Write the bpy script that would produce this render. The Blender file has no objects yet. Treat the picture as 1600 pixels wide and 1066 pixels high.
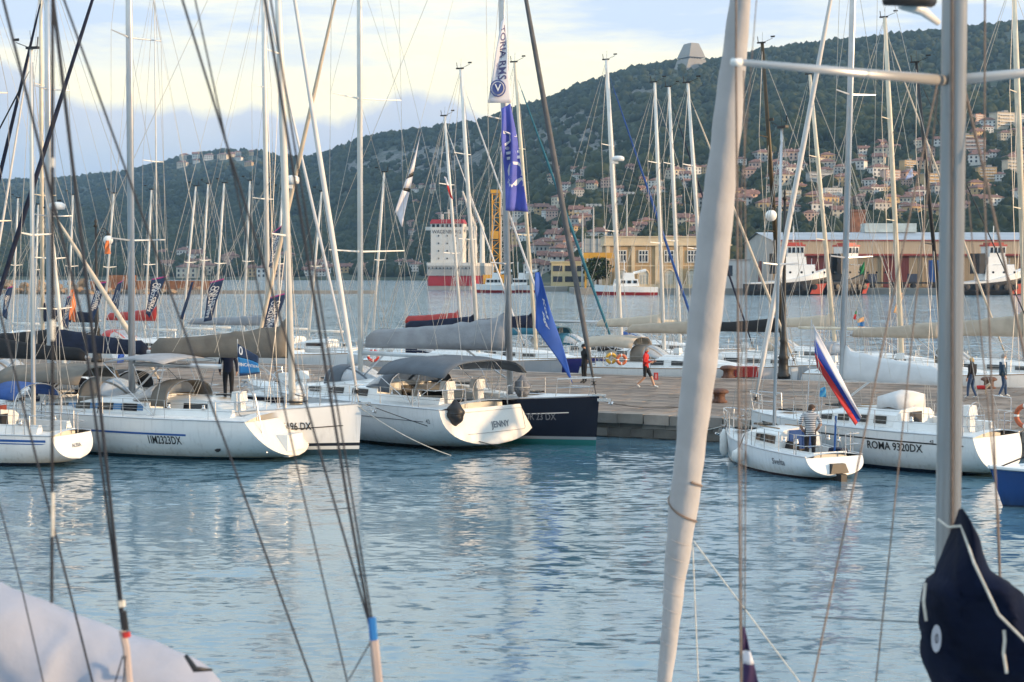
import bpy, math, random
import numpy as np
from mathutils import Vector, Matrix
from mathutils.noise import noise as pnoise
R = math.radians
PI = math.pi
random.seed(7)
sc = bpy.context.scene
COL = sc.collection

# ------------------------------------------------------------------ camera
F = 2400.0; CAMZ = 5.8; HZ = 428.0
PITCH = math.atan((533 - HZ) / F)
cd = bpy.data.cameras.new('camera'); cam = bpy.data.objects.new('camera', cd); COL.objects.link(cam)
cam.location = (0, 0, CAMZ); cam.rotation_euler = (PI/2 - PITCH, 0, 0)
cd.sensor_width = 36; cd.lens = F / 1600 * 36; cd.clip_start = 0.1; cd.clip_end = 40000
cd.dof.use_dof = True; cd.dof.focus_distance = 54; cd.dof.aperture_fstop = 2.8
sc.camera = cam

# ------------------------------------------------------------------ sky
SUN_EL = 9.0      # degrees above the horizon
SUN_AZ = 108.0    # degrees clockwise (to the right) of the viewing direction
w = bpy.data.worlds.new('World'); sc.world = w; w.use_nodes = True
nt = w.node_tree; nt.nodes.clear()
def N(t, **k):
    n = nt.nodes.new(t)
    for a, b in k.items(): setattr(n, a, b)
    return n
def LK(a, b): nt.links.new(a, b)
def MA(op, a, b=None, c=None, clamp=False):
    n = N('ShaderNodeMath', operation=op, use_clamp=clamp)
    for i, x in enumerate((a, b, c)):
        if x is None: continue
        if isinstance(x, (int, float)): n.inputs[i].default_value = x
        else: LK(x, n.inputs[i])
    return n.outputs[0]
def MIXC(f, a, b):
    n = N('ShaderNodeMix', data_type='RGBA')
    for s, x in ((n.inputs[0], f), (n.inputs[6], a), (n.inputs[7], b)):
        if isinstance(x, (int, float, tuple)): s.default_value = x
        else: LK(x, s)
    return n.outputs[2]
out = N('ShaderNodeOutputWorld'); bg = N('ShaderNodeBackground')
sky = N('ShaderNodeTexSky', sky_type='NISHITA', sun_disc=False)
sky.sun_elevation = R(SUN_EL); sky.sun_rotation = R(SUN_AZ)
sky.air_density = 1.0; sky.dust_density = 0.6; sky.ozone_density = 1.6
tc = N('ShaderNodeTexCoord'); sep = N('ShaderNodeSeparateXYZ'); LK(tc.outputs['Generated'], sep.inputs[0])
el = sep.outputs[2]
def cnoise(sx, sy, sz, scale, detail, rough=0.55, off=0.0):
    mp = N('ShaderNodeMapping'); mp.inputs['Scale'].default_value = (sx, sy, sz); mp.inputs['Location'].default_value = (off, off*.7, 0)
    LK(tc.outputs['Generated'], mp.inputs[0])
    n = N('ShaderNodeTexNoise'); n.inputs['Scale'].default_value = scale; n.inputs['Detail'].default_value = detail
    n.inputs['Roughness'].default_value = rough; LK(mp.outputs[0], n.inputs['Vector'])
    return n.outputs[0]
# thin high veil that whitens the sky low down, as in the photograph's bright morning haze
grad = MA('MULTIPLY_ADD', el, 3.0, -0.42, True)
veilc = MIXC(grad, (9.4, 8.6, 6.0, 1), (6.8, 8.9, 10.6, 1))
c0 = MIXC(0.9, sky.outputs[0], veilc)
# low bank of cumulus round the horizon
top = MA('MULTIPLY_ADD', cnoise(1, 1, .0, 2.3, 2, .5, 3.1), 0.16, 0.046)
top2 = MA('MULTIPLY_ADD', cnoise(1, 1, .6, 8, 6, .52, 1.2), 0.10, MA('SUBTRACT', top, 0.052))
bank = MA('MULTIPLY', MA('SUBTRACT', top2, el), 120, None, True)
c1 = MIXC(MA('MULTIPLY', bank, MA('MULTIPLY_ADD', cnoise(1, 1, 3, 7, 5), 0.35, 0.78)), c0, MIXC(MA('MULTIPLY', MA('SUBTRACT', top2, el), 13, None, True), (4.9, 5.2, 5.9, 1), (2.7, 3.75, 5.2, 1)))
# streaky clouds higher up
stn = cnoise(1, 1, 6.5, 3.6, 7, .6, 8.3)
strk = MA('MULTIPLY', MA('MULTIPLY_ADD', stn, 5.5, -2.45, True), MA('MULTIPLY_ADD', el, 26, -2.9, True))
c2 = MIXC(MA('MULTIPLY', strk, 0.9), c1, (4.3, 5.3, 6.8, 1))
LK(c2, bg.inputs[0]); bg.inputs[1].default_value = 0.12; LK(bg.outputs[0], out.inputs[0])

# ------------------------------------------------------------------ sun and exposure
sd = bpy.data.lights.new('sun', 'SUN'); sun = bpy.data.objects.new('sun', sd); COL.objects.link(sun)
sd.energy = 4.5; sd.angle = R(1.5); sd.color = (1.0, 0.68, 0.38)
a = R(SUN_AZ); e = R(SUN_EL)
sdir = Vector((math.sin(a)*math.cos(e), math.cos(a)*math.cos(e), math.sin(e)))
sun.rotation_euler = sdir.to_track_quat('Z', 'Y').to_euler()
sc.view_settings.view_transform = 'Standard'; sc.view_settings.look = 'None'
sc.view_settings.exposure = 0.4; sc.view_settings.gamma = 1.0; sc.view_settings.use_curve_mapping = False
sc.render.engine = 'CYCLES'
sc.cycles.use_denoising = True
sc.cycles.max_bounces = 6; sc.cycles.diffuse_bounces = 2; sc.cycles.glossy_bounces = 3
sc.cycles.transmission_bounces = 4; sc.cycles.volume_bounces = 0; sc.cycles.transparent_max_bounces = 8
sc.cycles.caustics_reflective = False; sc.cycles.caustics_refractive = False
sc.cycles.sample_clamp_indirect = 4.0; sc.cycles.use_adaptive_sampling = True; sc.cycles.adaptive_threshold = .025

# ------------------------------------------------------------------ pixel helpers (photo pixels -> directions)
CP, SP = math.cos(PITCH), math.sin(PITCH)
def ray(px, py):
    u = (px - 800) / F; v = (533 - py) / F
    return Vector((u, CP + v*SP, -SP + v*CP))
def at(px, py, Y):
    d = ray(px, py); return Vector((0, 0, CAMZ)) + d * (Y / d.y)
def onz(px, py, z):
    d = ray(px, py); return Vector((0, 0, CAMZ)) + d * ((z - CAMZ) / d.z)
_tab = {}
def interp(x, tab):
    k = id(tab)
    if k not in _tab: _tab[k] = ([p[0] for p in tab], [p[1] for p in tab], tab)
    xs, ys = _tab[k][0], _tab[k][1]
    if x <= xs[0]: return ys[0]
    for i in range(1, len(xs)):
        if x <= xs[i]: return ys[i-1] + (ys[i] - ys[i-1])*(x - xs[i-1])/(xs[i] - xs[i-1])
    return ys[-1]

# ------------------------------------------------------------------ materials
MATS = {}
def mat(name, col, rough=0.5, metal=0.0, var=0.12, vs=3.0, bump=0.0, bs=30.0, **k):
    """principled surface; var = strength of a soft colour mottling, bump = fine relief"""
    if name in MATS: return MATS[name]
    m = bpy.data.materials.new(name); m.use_nodes = True; MATS[name] = m
    t = m.node_tree; b = t.nodes['Principled BSDF']
    b.inputs['Roughness'].default_value = rough; b.inputs['Metallic'].default_value = metal
    for kk, v in k.items(): b.inputs[kk].default_value = v
    b.inputs['Base Color'].default_value = (*col, 1)
    if var or bump:
        co = t.nodes.new('ShaderNodeTexCoord')
        if var:
            n = t.nodes.new('ShaderNodeTexNoise'); n.inputs['Scale'].default_value = vs; n.inputs['Detail'].default_value = 5
            t.links.new(co.outputs['Object'], n.inputs['Vector'])
            r = t.nodes.new('ShaderNodeMapRange'); r.inputs['From Min'].default_value = .3; r.inputs['From Max'].default_value = .7
            r.inputs['To Min'].default_value = 1 - var; r.inputs['To Max'].default_value = 1 + var
            t.links.new(n.outputs[0], r.inputs[0])
            x = t.nodes.new('ShaderNodeMix'); x.data_type = 'RGBA'; x.blend_type = 'MULTIPLY'; x.inputs[0].default_value = 1
            x.inputs[6].default_value = (*col, 1); t.links.new(r.outputs[0], x.inputs[7]); t.links.new(x.outputs[2], b.inputs['Base Color'])
        if bump:
            n2 = t.nodes.new('ShaderNodeTexNoise'); n2.inputs['Scale'].default_value = bs; n2.inputs['Detail'].default_value = 4
            t.links.new(co.outputs['Object'], n2.inputs['Vector'])
            bp = t.nodes.new('ShaderNodeBump'); bp.inputs['Strength'].default_value = bump; bp.inputs['Distance'].default_value = .03
            t.links.new(n2.outputs[0], bp.inputs['Height']); t.links.new(bp.outputs[0], b.inputs['Normal'])
    return m
def hull_mat(name, col, bands, rough=0.22):
    """gelcoat painted in horizontal bands: [(z_from, colour), ...] below the topsides colour"""
    m = mat(name, col, rough, 0, .05, 1.1)
    t = m.node_tree; b = t.nodes['Principled BSDF']; src = b.inputs['Base Color'].links[0].from_socket
    co = t.nodes.new('ShaderNodeTexCoord'); se = t.nodes.new('ShaderNodeSeparateXYZ'); t.links.new(co.outputs['Object'], se.inputs[0])
    # faint weathering streaks running down the topsides
    mp = t.nodes.new('ShaderNodeMapping'); mp.inputs['Scale'].default_value = (5, 5, .5); t.links.new(co.outputs['Object'], mp.inputs[0])
    ns = t.nodes.new('ShaderNodeTexNoise'); ns.inputs['Scale'].default_value = 2; ns.inputs['Detail'].default_value = 6; t.links.new(mp.outputs[0], ns.inputs['Vector'])
    rr = t.nodes.new('ShaderNodeMapRange'); rr.inputs['From Min'].default_value = .55; rr.inputs['From Max'].default_value = .8
    rr.inputs['To Min'].default_value = 1; rr.inputs['To Max'].default_value = .82; t.links.new(ns.outputs[0], rr.inputs[0])
    xs = t.nodes.new('ShaderNodeMix'); xs.data_type = 'RGBA'; xs.blend_type = 'MULTIPLY'; xs.inputs[0].default_value = 1
    t.links.new(src, xs.inputs[6]); t.links.new(rr.outputs[0], xs.inputs[7]); src = xs.outputs[2]
    # yellowish scum line just above the water, uneven
    s1 = t.nodes.new('ShaderNodeMapRange'); s1.inputs['From Min'].default_value = .42; s1.inputs['From Max'].default_value = .08; s1.inputs['To Max'].default_value = .9; t.links.new(se.outputs[2], s1.inputs[0])
    s2 = t.nodes.new('ShaderNodeMath'); s2.operation = 'MULTIPLY'; t.links.new(s1.outputs[0], s2.inputs[0]); t.links.new(ns.outputs[0], s2.inputs[1])
    s3 = t.nodes.new('ShaderNodeMix'); s3.data_type = 'RGBA'; s3.blend_type = 'MULTIPLY'; t.links.new(s2.outputs[0], s3.inputs[0]); t.links.new(src, s3.inputs[6]); s3.inputs[7].default_value = (.60, .50, .34, 1); src = s3.outputs[2]
    for z, c in sorted(bands, key=lambda q: -q[0]):
        g = t.nodes.new('ShaderNodeMath'); g.operation = 'GREATER_THAN'; g.inputs[1].default_value = z; t.links.new(se.outputs[2], g.inputs[0])
        x = t.nodes.new('ShaderNodeMix'); x.data_type = 'RGBA'; t.links.new(g.outputs[0], x.inputs[0])
        x.inputs[6].default_value = (*c, 1); t.links.new(src, x.inputs[7]); src = x.outputs[2]
    t.links.new(src, b.inputs['Base Color']); return m
white = mat('gelcoat_white', (.78, .78, .76), .25, 0, .05, 2)
cream = mat('gelcoat_cream', (.74, .70, .62), .3, 0, .06, 2)
deckm = mat('deck_white', (.70, .71, .70), .55, 0, .1, 4, .1, 60)
teak = mat('teak', (.30, .19, .10), .6, 0, .25, 8)
alu = mat('anodised_aluminium', (.55, .56, .57), .38, .75, .06, 3)
mwhite = mat('mast_white_paint', (.74, .72, .67), .35, 0, .08, 2)
mcream = mat('mast_cream', (.70, .62, .48), .4, 0, .1, 2)
carbon = mat('carbon_black', (.02, .02, .022), .35, 0, .2, 4)
steel = mat('stainless', (.6, .6, .6), .25, .9, .05, 3)
wire = mat('rigging_wire', (.42, .40, .37), .4, .4, .1, 1)
rope_w = mat('rope_white', (.55, .52, .46), .9, 0, .2, 20)
rope_b = mat('rope_black', (.018, .018, .022), .85, 0, .4, 25)
rope_br = mat('rope_brown', (.20, .15, .12), .9, 0, .2, 20)
black = mat('black_plastic', (.012, .012, .014), .5, 0, .2, 5)
dglass = mat('dark_acrylic', (.015, .017, .02), .08, 0, .1, 3)
canvas_grey = mat('canvas_grey', (.30, .31, .33), .9, 0, .12, 2.5, .35, 9)
canvas_slate = mat('canvas_slate', (.10, .115, .135), .9, 0, .12, 2.5, .3, 9)
canvas_taupe = mat('canvas_taupe', (.17, .15, .125), .9, 0, .15, 2.5, .3, 9)
canvas_beige = mat('canvas_beige', (.44, .37, .29), .9, 0, .12, 2.5, .3, 9)
canvas_navy = mat('canvas_navy', (.008, .013, .035), .85, 0, .3, 2.5, .35, 6)
canvas_blue = mat('canvas_blue', (.02, .07, .24), .85, 0, .15, 3, .3, 9)
canvas_teal = mat('canvas_teal', (.02, .12, .17), .85, 0, .15, 3, .3, 9)
canvas_white = mat('canvas_white', (.66, .66, .66), .85, 0, .06, 3, .3, 5)
canvas_black = mat('canvas_black', (.016, .016, .018), .85, 0, .2, 3, .3, 9)
sail_white = mat('sailcloth', (.64, .62, .60), .75, 0, .06, 2, .25, 5)
sail_cream = mat('sailcloth_cream', (.55, .47, .37), .8, 0, .1, 2, .25, 6)
uv_grey = mat('uv_strip_grey', (.10, .10, .105), .8, 0, .2, 3, .3, 9)
red = mat('red_paint', (.42, .03, .025), .45, 0, .12, 2)
orange = mat('orange_plastic', (.46, .12, .05), .5, 0, .1, 3)
yellow = mat('yellow_paint', (.62, .36, .04), .5, 0, .15, 2)
blue_m = mat('blue_paint', (.02, .09, .30), .35, 0, .1, 2)
navy_txt = mat('ink_navy', (.01, .012, .03), .6, 0, 0)
ink = mat('ink_black', (.012, .012, .014), .6, 0, 0)
ink_w = mat('ink_white', (.75, .75, .75), .7, 0, 0)
ink_g = mat('ink_grey', (.16, .17, .19), .6, 0, 0)
rubber = mat('fender_white', (.62, .62, .60), .5, 0, .12, 6)

# ------------------------------------------------------------------ mesh helpers
class MB:
    def __init__(s): s.v = []; s.f = []; s.m = []
    def add(s, vs, fs, mi=0):
        o = len(s.v); s.v += [tuple(p) for p in vs]; s.f += [tuple(i + o for i in q) for q in fs]; s.m += [mi]*len(fs); return s
    def box(s, c, d, mi=0, rz=0.0, tap=1.0):
        hx, hy, hz = d[0]/2, d[1]/2, d[2]/2; cr, sr = math.cos(rz), math.sin(rz); vs = []
        for z in (-1, 1):
            k = tap if z > 0 else 1
            for x, y in ((-1, -1), (1, -1), (1, 1), (-1, 1)):
                X, Y = x*hx*k, y*hy*k; vs.append((c[0] + X*cr - Y*sr, c[1] + X*sr + Y*cr, c[2] + z*hz))
        return s.add(vs, [(0, 3, 2, 1), (4, 5, 6, 7), (0, 1, 5, 4), (1, 2, 6, 5), (2, 3, 7, 6), (3, 0, 4, 7)], mi)
    def rings(s, rs, mi=0, caps=True, closed=True):
        n = len(rs[0]); vs = [p for r in rs for p in r]; fs = []
        for i in range(len(rs) - 1):
            for j in range(n if closed else n - 1):
                a, b = i*n + j, i*n + (j + 1) % n; fs.append((a, b, b + n, a + n))
        if caps and closed: fs += [tuple(range(n - 1, -1, -1)), tuple(range((len(rs) - 1)*n, len(rs)*n))]
        return s.add(vs, fs, mi)
    def tube(s, pts, r, n=6, mi=0, ell=1.0):
        pts = [Vector(p) for p in pts]; m = len(pts)
        rad = r if isinstance(r, (list, tuple)) else [r]*m
        rs = []; up = None
        for i, p in enumerate(pts):
            d = (pts[min(i + 1, m - 1)] - pts[max(i - 1, 0)]).normalized()
            if up is None: up = Vector((1, 0, 0)) if abs(d.z) > .7 else Vector((0, 0, 1))
            sd_ = d.cross(up).normalized(); up = sd_.cross(d).normalized()
            rs.append([p + (up*math.cos(2*PI*j/n) + sd_*math.sin(2*PI*j/n)*ell)*rad[i] for j in range(n)])
        return s.rings(rs, mi)
    def lathe(s, prof, n=12, c=(0, 0, 0), mi=0):
        rs = [[(c[0] + r*math.cos(2*PI*j/n), c[1] + r*math.sin(2*PI*j/n), c[2] + z) for j in range(n)] for r, z in prof]
        return s.rings(rs, mi)
    def grid(s, fn, nu, nv, mi=0, thick=0.0):
        P = [[Vector(fn(i/nu, j/nv)) for j in range(nv + 1)] for i in range(nu + 1)]
        q = lambda i, j: i*(nv + 1) + j
        fs = [(q(i, j), q(i + 1, j), q(i + 1, j + 1), q(i, j + 1)) for i in range(nu) for j in range(nv)]
        if not thick: return s.add([p for r in P for p in r], fs, mi)
        vs = []; vb = []
        for i in range(nu + 1):
            for j in range(nv + 1):
                du = P[min(i+1, nu)][j] - P[max(i-1, 0)][j]; dv = P[i][min(j+1, nv)] - P[i][max(j-1, 0)]
                nn = du.cross(dv); nn = nn.normalized() if nn.length > 1e-9 else Vector((0, 0, 1))
                vs.append(P[i][j] + nn*thick/2); vb.append(P[i][j] - nn*thick/2)
        o = len(vs); fb = [tuple(reversed([k + o for k in f])) for f in fs]; ed = []
        for i in range(nu):
            ed += [(q(i+1, 0), q(i, 0), q(i, 0)+o, q(i+1, 0)+o), (q(i, nv), q(i+1, nv), q(i+1, nv)+o, q(i, nv)+o)]
        for j in range(nv):
            ed += [(q(0, j), q(0, j+1), q(0, j+1)+o, q(0, j)+o), (q(nu, j+1), q(nu, j), q(nu, j)+o, q(nu, j+1)+o)]
        return s.add(vs + vb, fs + fb + ed, mi)
    def mesh(s, name, mats, smooth=False):
        me = bpy.data.meshes.new(name); me.from_pydata(s.v, [], s.f)
        for m in (mats if isinstance(mats, (list, tuple)) else [mats]): me.materials.append(m)
        if any(s.m): me.polygons.foreach_set('material_index', s.m)
        if smooth: me.shade_smooth()
        return me
    def build(s, name, mats, parent=None, smooth=False):
        return ob(name, s.mesh(name, mats, smooth), parent)
def ob(name, me, parent=None, loc=None, rz=0):
    o = bpy.data.objects.new(name, me); COL.objects.link(o)
    if parent: o.parent = parent
    if loc is not None: o.location = loc
    if rz: o.rotation_euler = (0, 0, rz)
    return o
def smooth_by_angle(me, deg=40):
    me.shade_smooth()
    try: me.set_sharp_from_angle(angle=R(deg))
    except Exception: pass
def tag(o, label=None, cat=None, group=None, kind=None):
    if label: o['label'] = label
    if cat: o['category'] = cat
    if group: o['group'] = group
    if kind: o['kind'] = kind
    return o
def thing(name, label, cat, loc=(0, 0, 0), rz=0, group=None):
    o = ob(name, None, None, loc, rz); o.empty_display_size = .3; return tag(o, label, cat, group)
def copy_tree(o, parent=None):
    c = o.copy(); COL.objects.link(c)
    if parent: c.parent = parent
    for ch in list(o.children): copy_tree(ch, c)
    return c
_txt = {}
def text_geo(body):
    """lettering as flat triangles, centred, cap height about 0.7"""
    if body not in _txt:
        cu = bpy.data.curves.new('t', 'FONT'); cu.body = body; cu.size = 1; cu.resolution_u = 3; cu.offset = .014
        cu.align_x = 'CENTER'; cu.align_y = 'CENTER'
        o = bpy.data.objects.new('t', cu); COL.objects.link(o)
        me = bpy.data.meshes.new_from_object(o.evaluated_get(bpy.context.evaluated_depsgraph_get()))
        _txt[body] = ([tuple(v.co) for v in me.vertices], [tuple(p.vertices) for p in me.polygons])
        bpy.data.objects.remove(o); bpy.data.curves.remove(cu); bpy.data.meshes.remove(me)
    return _txt[body]
for _s in ('SANATORIO', 'TRIESTINO', 'JENNY', '1IM2323DX', '3196 DX', 'OR 23 DX', 'ROMA 9320DX', 'Svelta', 'FINCANTIERI', 'WAGENBORG', 'M',
           'VIGILI DEL FUOCO', 'TORIA RMS', 'system', 'A.iICS', 'Kos', 'sagl', '0', '42', '18', '43', 'ALISIA', 'V'): text_geo(_s)
def lettering(parent, body, fn, size, m, name='lettering'):
    vs, fs = text_geo(body); b = MB(); b.add([fn(x*size, y*size) for x, y, z in vs], fs); return b.build(name, m, parent)
# ================================================================== SETTING: water
def make_water():
    m = bpy.data.materials.new('sea_water'); m.use_nodes = True; t = m.node_tree; b = t.nodes['Principled BSDF']
    b.inputs['Base Color'].default_value = (.085, .18, .24, 1); b.inputs['Roughness'].default_value = .10; b.inputs['IOR'].default_value = 2.3
    co = t.nodes.new('ShaderNodeTexCoord'); s = None
    # ripples of several sizes, crests running mostly across the view; their slopes are added up as a surface normal
    for sx, sy, det, rot, ax, ay in ((.16, .34, 2, .10, .08, .14), (.7, 1.7, 3, -.12, .18, .34), (2.6, 6.0, 3, .20, .26, .60)):
        mp = t.nodes.new('ShaderNodeMapping'); mp.inputs['Scale'].default_value = (sx, sy, 1); mp.inputs['Rotation'].default_value = (0, 0, rot)
        t.links.new(co.outputs['Object'], mp.inputs[0])
        n = t.nodes.new('ShaderNodeTexNoise'); n.inputs['Scale'].default_value = 1; n.inputs['Detail'].default_value = det; n.inputs['Distortion'].default_value = .4; t.links.new(mp.outputs[0], n.inputs['Vector'])
        su = t.nodes.new('ShaderNodeVectorMath'); su.operation = 'SUBTRACT'; su.inputs[1].default_value = (.5, .5, .5); t.links.new(n.outputs['Color'], su.inputs[0])
        mu = t.nodes.new('ShaderNodeVectorMath'); mu.operation = 'MULTIPLY'; mu.inputs[1].default_value = (ax*WAVE, ay*WAVE, 0); t.links.new(su.outputs[0], mu.inputs[0])
        ad = t.nodes.new('ShaderNodeVectorMath'); ad.operation = 'ADD'; t.links.new(mu.outputs[0], ad.inputs[0])
        if s is None: ad.inputs[1].default_value = (0, 0, 1)
        else: t.links.new(s, ad.inputs[1])
        s = ad.outputs[0]
    # the basin inside the pier lies calm in patches, the open channel beyond is ruffled by the breeze
    se = t.nodes.new('ShaderNodeSeparateXYZ'); t.links.new(co.outputs['Object'], se.inputs[0])
    mr = t.nodes.new('ShaderNodeMapRange'); mr.inputs['From Min'].default_value = 55; mr.inputs['From Max'].default_value = 130; mr.inputs['To Min'].default_value = .0; mr.inputs['To Max'].default_value = 2.2; t.links.new(se.outputs[1], mr.inputs[0])
    mp = t.nodes.new('ShaderNodeMapping'); mp.inputs['Scale'].default_value = (.05, .16, 1); t.links.new(co.outputs['Object'], mp.inputs[0])
    pn = t.nodes.new('ShaderNodeTexNoise'); pn.inputs['Scale'].default_value = 1; pn.inputs['Detail'].default_value = 3; t.links.new(mp.outputs[0], pn.inputs['Vector'])
    pr = t.nodes.new('ShaderNodeMapRange'); pr.inputs['From Min'].default_value = .35; pr.inputs['From Max'].default_value = .68; pr.inputs['To Min'].default_value = .35; pr.inputs['To Max'].default_value = .95; t.links.new(pn.outputs[0], pr.inputs[0])
    am = t.nodes.new('ShaderNodeMath'); am.operation = 'ADD'; t.links.new(mr.outputs[0], am.inputs[0]); t.links.new(pr.outputs[0], am.inputs[1])
    cb = t.nodes.new('ShaderNodeCombineXYZ'); t.links.new(am.outputs[0], cb.inputs[0]); t.links.new(am.outputs[0], cb.inputs[1]); cb.inputs[2].default_value = 1
    ml = t.nodes.new('ShaderNodeVectorMath'); ml.operation = 'MULTIPLY'; t.links.new(s, ml.inputs[0]); t.links.new(cb.outputs[0], ml.inputs[1]); s = ml.outputs[0]
    nz = t.nodes.new('ShaderNodeVectorMath'); nz.operation = 'NORMALIZE'; t.links.new(s, nz.inputs[0]); t.links.new(nz.outputs[0], b.inputs['Normal'])
    mb = MB(); mb.add([(-4400, -400, 0), (4400, -400, 0), (4400, 5400, 0), (-4400, 5400, 0)], [(0, 1, 2, 3)])
    return tag(mb.build('water', m), kind='structure')
WAVE = 1.0
make_water()

# ================================================================== SETTING: hills
RIDGE = [(-600, 300), (-200, 292), (0, 286), (100, 283), (200, 273), (240, 262), (300, 247), (350, 240), (400, 242), (440, 251), (480, 253), (520, 242), (560, 226),
         (600, 216), (650, 211), (700, 204), (750, 196), (790, 181), (850, 166), (900, 143), (950, 128), (1000, 113), (1050, 107), (1100, 105), (1150, 97), (1200, 87),
         (1250, 81), (1300, 75), (1400, 65), (1500, 55), (1600, 45), (1800, 30), (2200, 20)]
RDIST = [(-600, 4300), (0, 4000), (350, 3500), (450, 3300), (560, 2800), (900, 2500), (1600, 2300), (2200, 2300)]
SDIST = [(-600, 1500), (300, 1450), (600, 1350), (700, 1250), (760, 900), (820, 640), (900, 470), (960, 446), (2200, 446)]
FLAT = [(-600, 0), (600, 20), (800, 180), (960, 260), (2200, 240)]
def hill_z(px, Y):
    """ground height on the photo column px at distance Y"""
    Ys = interp(px, SDIST); Yr = interp(px, RDIST); H = CAMZ + (HZ - interp(px, RIDGE))/F*Yr
    Yf = Ys + interp(px, FLAT)
    if Y < Ys: return -3.0
    if Y < Yf: return 1.6
    t = (Y - Yf)/(Yr - Yf)
    if t > 1: return H - 25*(t - 1)*6
    X = (px - 800)/F*Y
    rr = pnoise(Vector((X/420, Y/420, .3)))*.75 + pnoise(Vector((X/160, Y/160, 4.3)))*.3
    g = t**1.22
    return 1.6 + (H - 1.6)*g + rr*42*math.sin(PI*min(1, t))**1.0*min(1, t*3)
ROCK = [(668, 255, 105, 30), (560, 262, 30, 14), (905, 215, 62, 48), (960, 235, 40, 20), (1000, 150, 28, 12), (735, 240, 40, 30), (850, 232, 22, 40)]
def rocky(px, py):
    k = 0
    for cx, cy, rx, ry in ROCK:
        k = max(k, 1 - ((px - cx)/rx)**2 - ((py - cy)/ry)**2)
    return k
def proj_y(Y, z): return HZ - (z - CAMZ)/Y*F
PXS = list(range(-600, 2201, 14)); NT = 90
vs = []; rk = []
colY = {}
for px in PXS:
    Ys = interp(px, SDIST); Yr = interp(px, RDIST)
    for j in range(NT + 1):
        t = j/NT; Y = Ys - 4 + (Yr - Ys)*(t**1.15)*1.25 if j else Ys - 5
        z = hill_z(px, Y); X = (px - 800)/F*Y
        py = proj_y(Y, z); r = rocky(px, py) + .5*pnoise(Vector((X/45, Y/45, z/30)))
        vs.append((X, Y, z)); rk.append(max(-1.0, rocky(px, py)))
nn = NT + 1; fs = [(i*nn + j, (i+1)*nn + j, (i+1)*nn + j + 1, i*nn + j + 1) for i in range(len(PXS) - 1) for j in range(NT)]
hb = MB(); hb.add(vs, fs)
def ground_mat():
    m = bpy.data.materials.new('hill_ground'); m.use_nodes = True; t = m.node_tree; b = t.nodes['Principled BSDF']; b.inputs['Roughness'].default_value = .95
    at_ = t.nodes.new('ShaderNodeAttribute'); at_.attribute_name = 'rock'
    co = t.nodes.new('ShaderNodeTexCoord'); n = t.nodes.new('ShaderNodeTexNoise'); n.inputs['Scale'].default_value = .05; n.inputs['Detail'].default_value = 8
    t.links.new(co.outputs['Object'], n.inputs['Vector'])
    r1 = t.nodes.new('ShaderNodeValToRGB'); r1.color_ramp.elements[0].color = (.015, .025, .012, 1); r1.color_ramp.elements[0].position = .35
    r1.color_ramp.elements[1].color = (.05, .065, .025, 1); r1.color_ramp.elements[1].position = .7; t.links.new(n.outputs[0], r1.inputs[0])
    mp = t.nodes.new('ShaderNodeMapping'); mp.inputs['Scale'].default_value = (.06, .06, .02); t.links.new(co.outputs['Object'], mp.inputs[0])
    n2 = t.nodes.new('ShaderNodeTexNoise'); n2.inputs['Scale'].default_value = 2; n2.inputs['Detail'].default_value = 9; n2.inputs['Roughness'].default_value = .7; t.links.new(mp.outputs[0], n2.inputs['Vector'])
    r2 = t.nodes.new('ShaderNodeValToRGB'); r2.color_ramp.elements[0].color = (.04, .045, .035, 1); r2.color_ramp.elements[0].position = .4
    r2.color_ramp.elements[1].color = (.19, .18, .16, 1); r2.color_ramp.elements[1].position = .62; t.links.new(n2.outputs[0], r2.inputs[0])
    x = t.nodes.new('ShaderNodeMix'); x.data_type = 'RGBA'; 
    n3 = t.nodes.new('ShaderNodeTexNoise'); n3.inputs['Scale'].default_value = .03; n3.inputs['Detail'].default_value = 8; n3.inputs['Roughness'].default_value = .65; t.links.new(co.outputs['Object'], n3.inputs['Vector'])
    q1 = t.nodes.new('ShaderNodeMath'); q1.operation = 'MULTIPLY_ADD'; q1.inputs[1].default_value = 2.2; t.links.new(n3.outputs[0], q1.inputs[0]); t.links.new(at_.outputs['Fac'], q1.inputs[2])
    q2 = t.nodes.new('ShaderNodeMapRange'); q2.inputs['From Min'].default_value = 1.35; q2.inputs['From Max'].default_value = 1.6; t.links.new(q1.outputs[0], q2.inputs[0])
    t.links.new(q2.outputs[0], x.inputs[0]); t.links.new(r1.outputs[0], x.inputs[6]); t.links.new(r2.outputs[0], x.inputs[7])
    t.links.new(x.outputs[2], b.inputs['Base Color']); return m
hills = tag(hb.build('hills', ground_mat(), smooth=True), kind='structure')
atr = hills.data.attributes.new('rock', 'FLOAT', 'POINT'); atr.data.foreach_set('value', rk)

_col = {}
def find_Y(px, py):
    """distance at which the hillside shows at photo pixel (px, py)"""
    c = round(px/6)
    if c not in _col:
        q = c*6; Ys = interp(q, SDIST); Yr = interp(q, RDIST); Yv = np.linspace(Ys + 2, Yr*1.02, 110); _col[c] = (Yv, np.minimum.accumulate([proj_y(Y, hill_z(q, Y)) for Y in Yv]))
    Yv, pv = _col[c]
    if py < pv[-1]: return None
    i = int(np.argmax(pv <= py)); 
    if i == 0: return float(Yv[0])
    d = pv[i-1] - pv[i]; return float(Yv[i-1] + (Yv[i] - Yv[i-1])*((pv[i-1] - py)/d if d > 1e-6 else 1))

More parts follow.
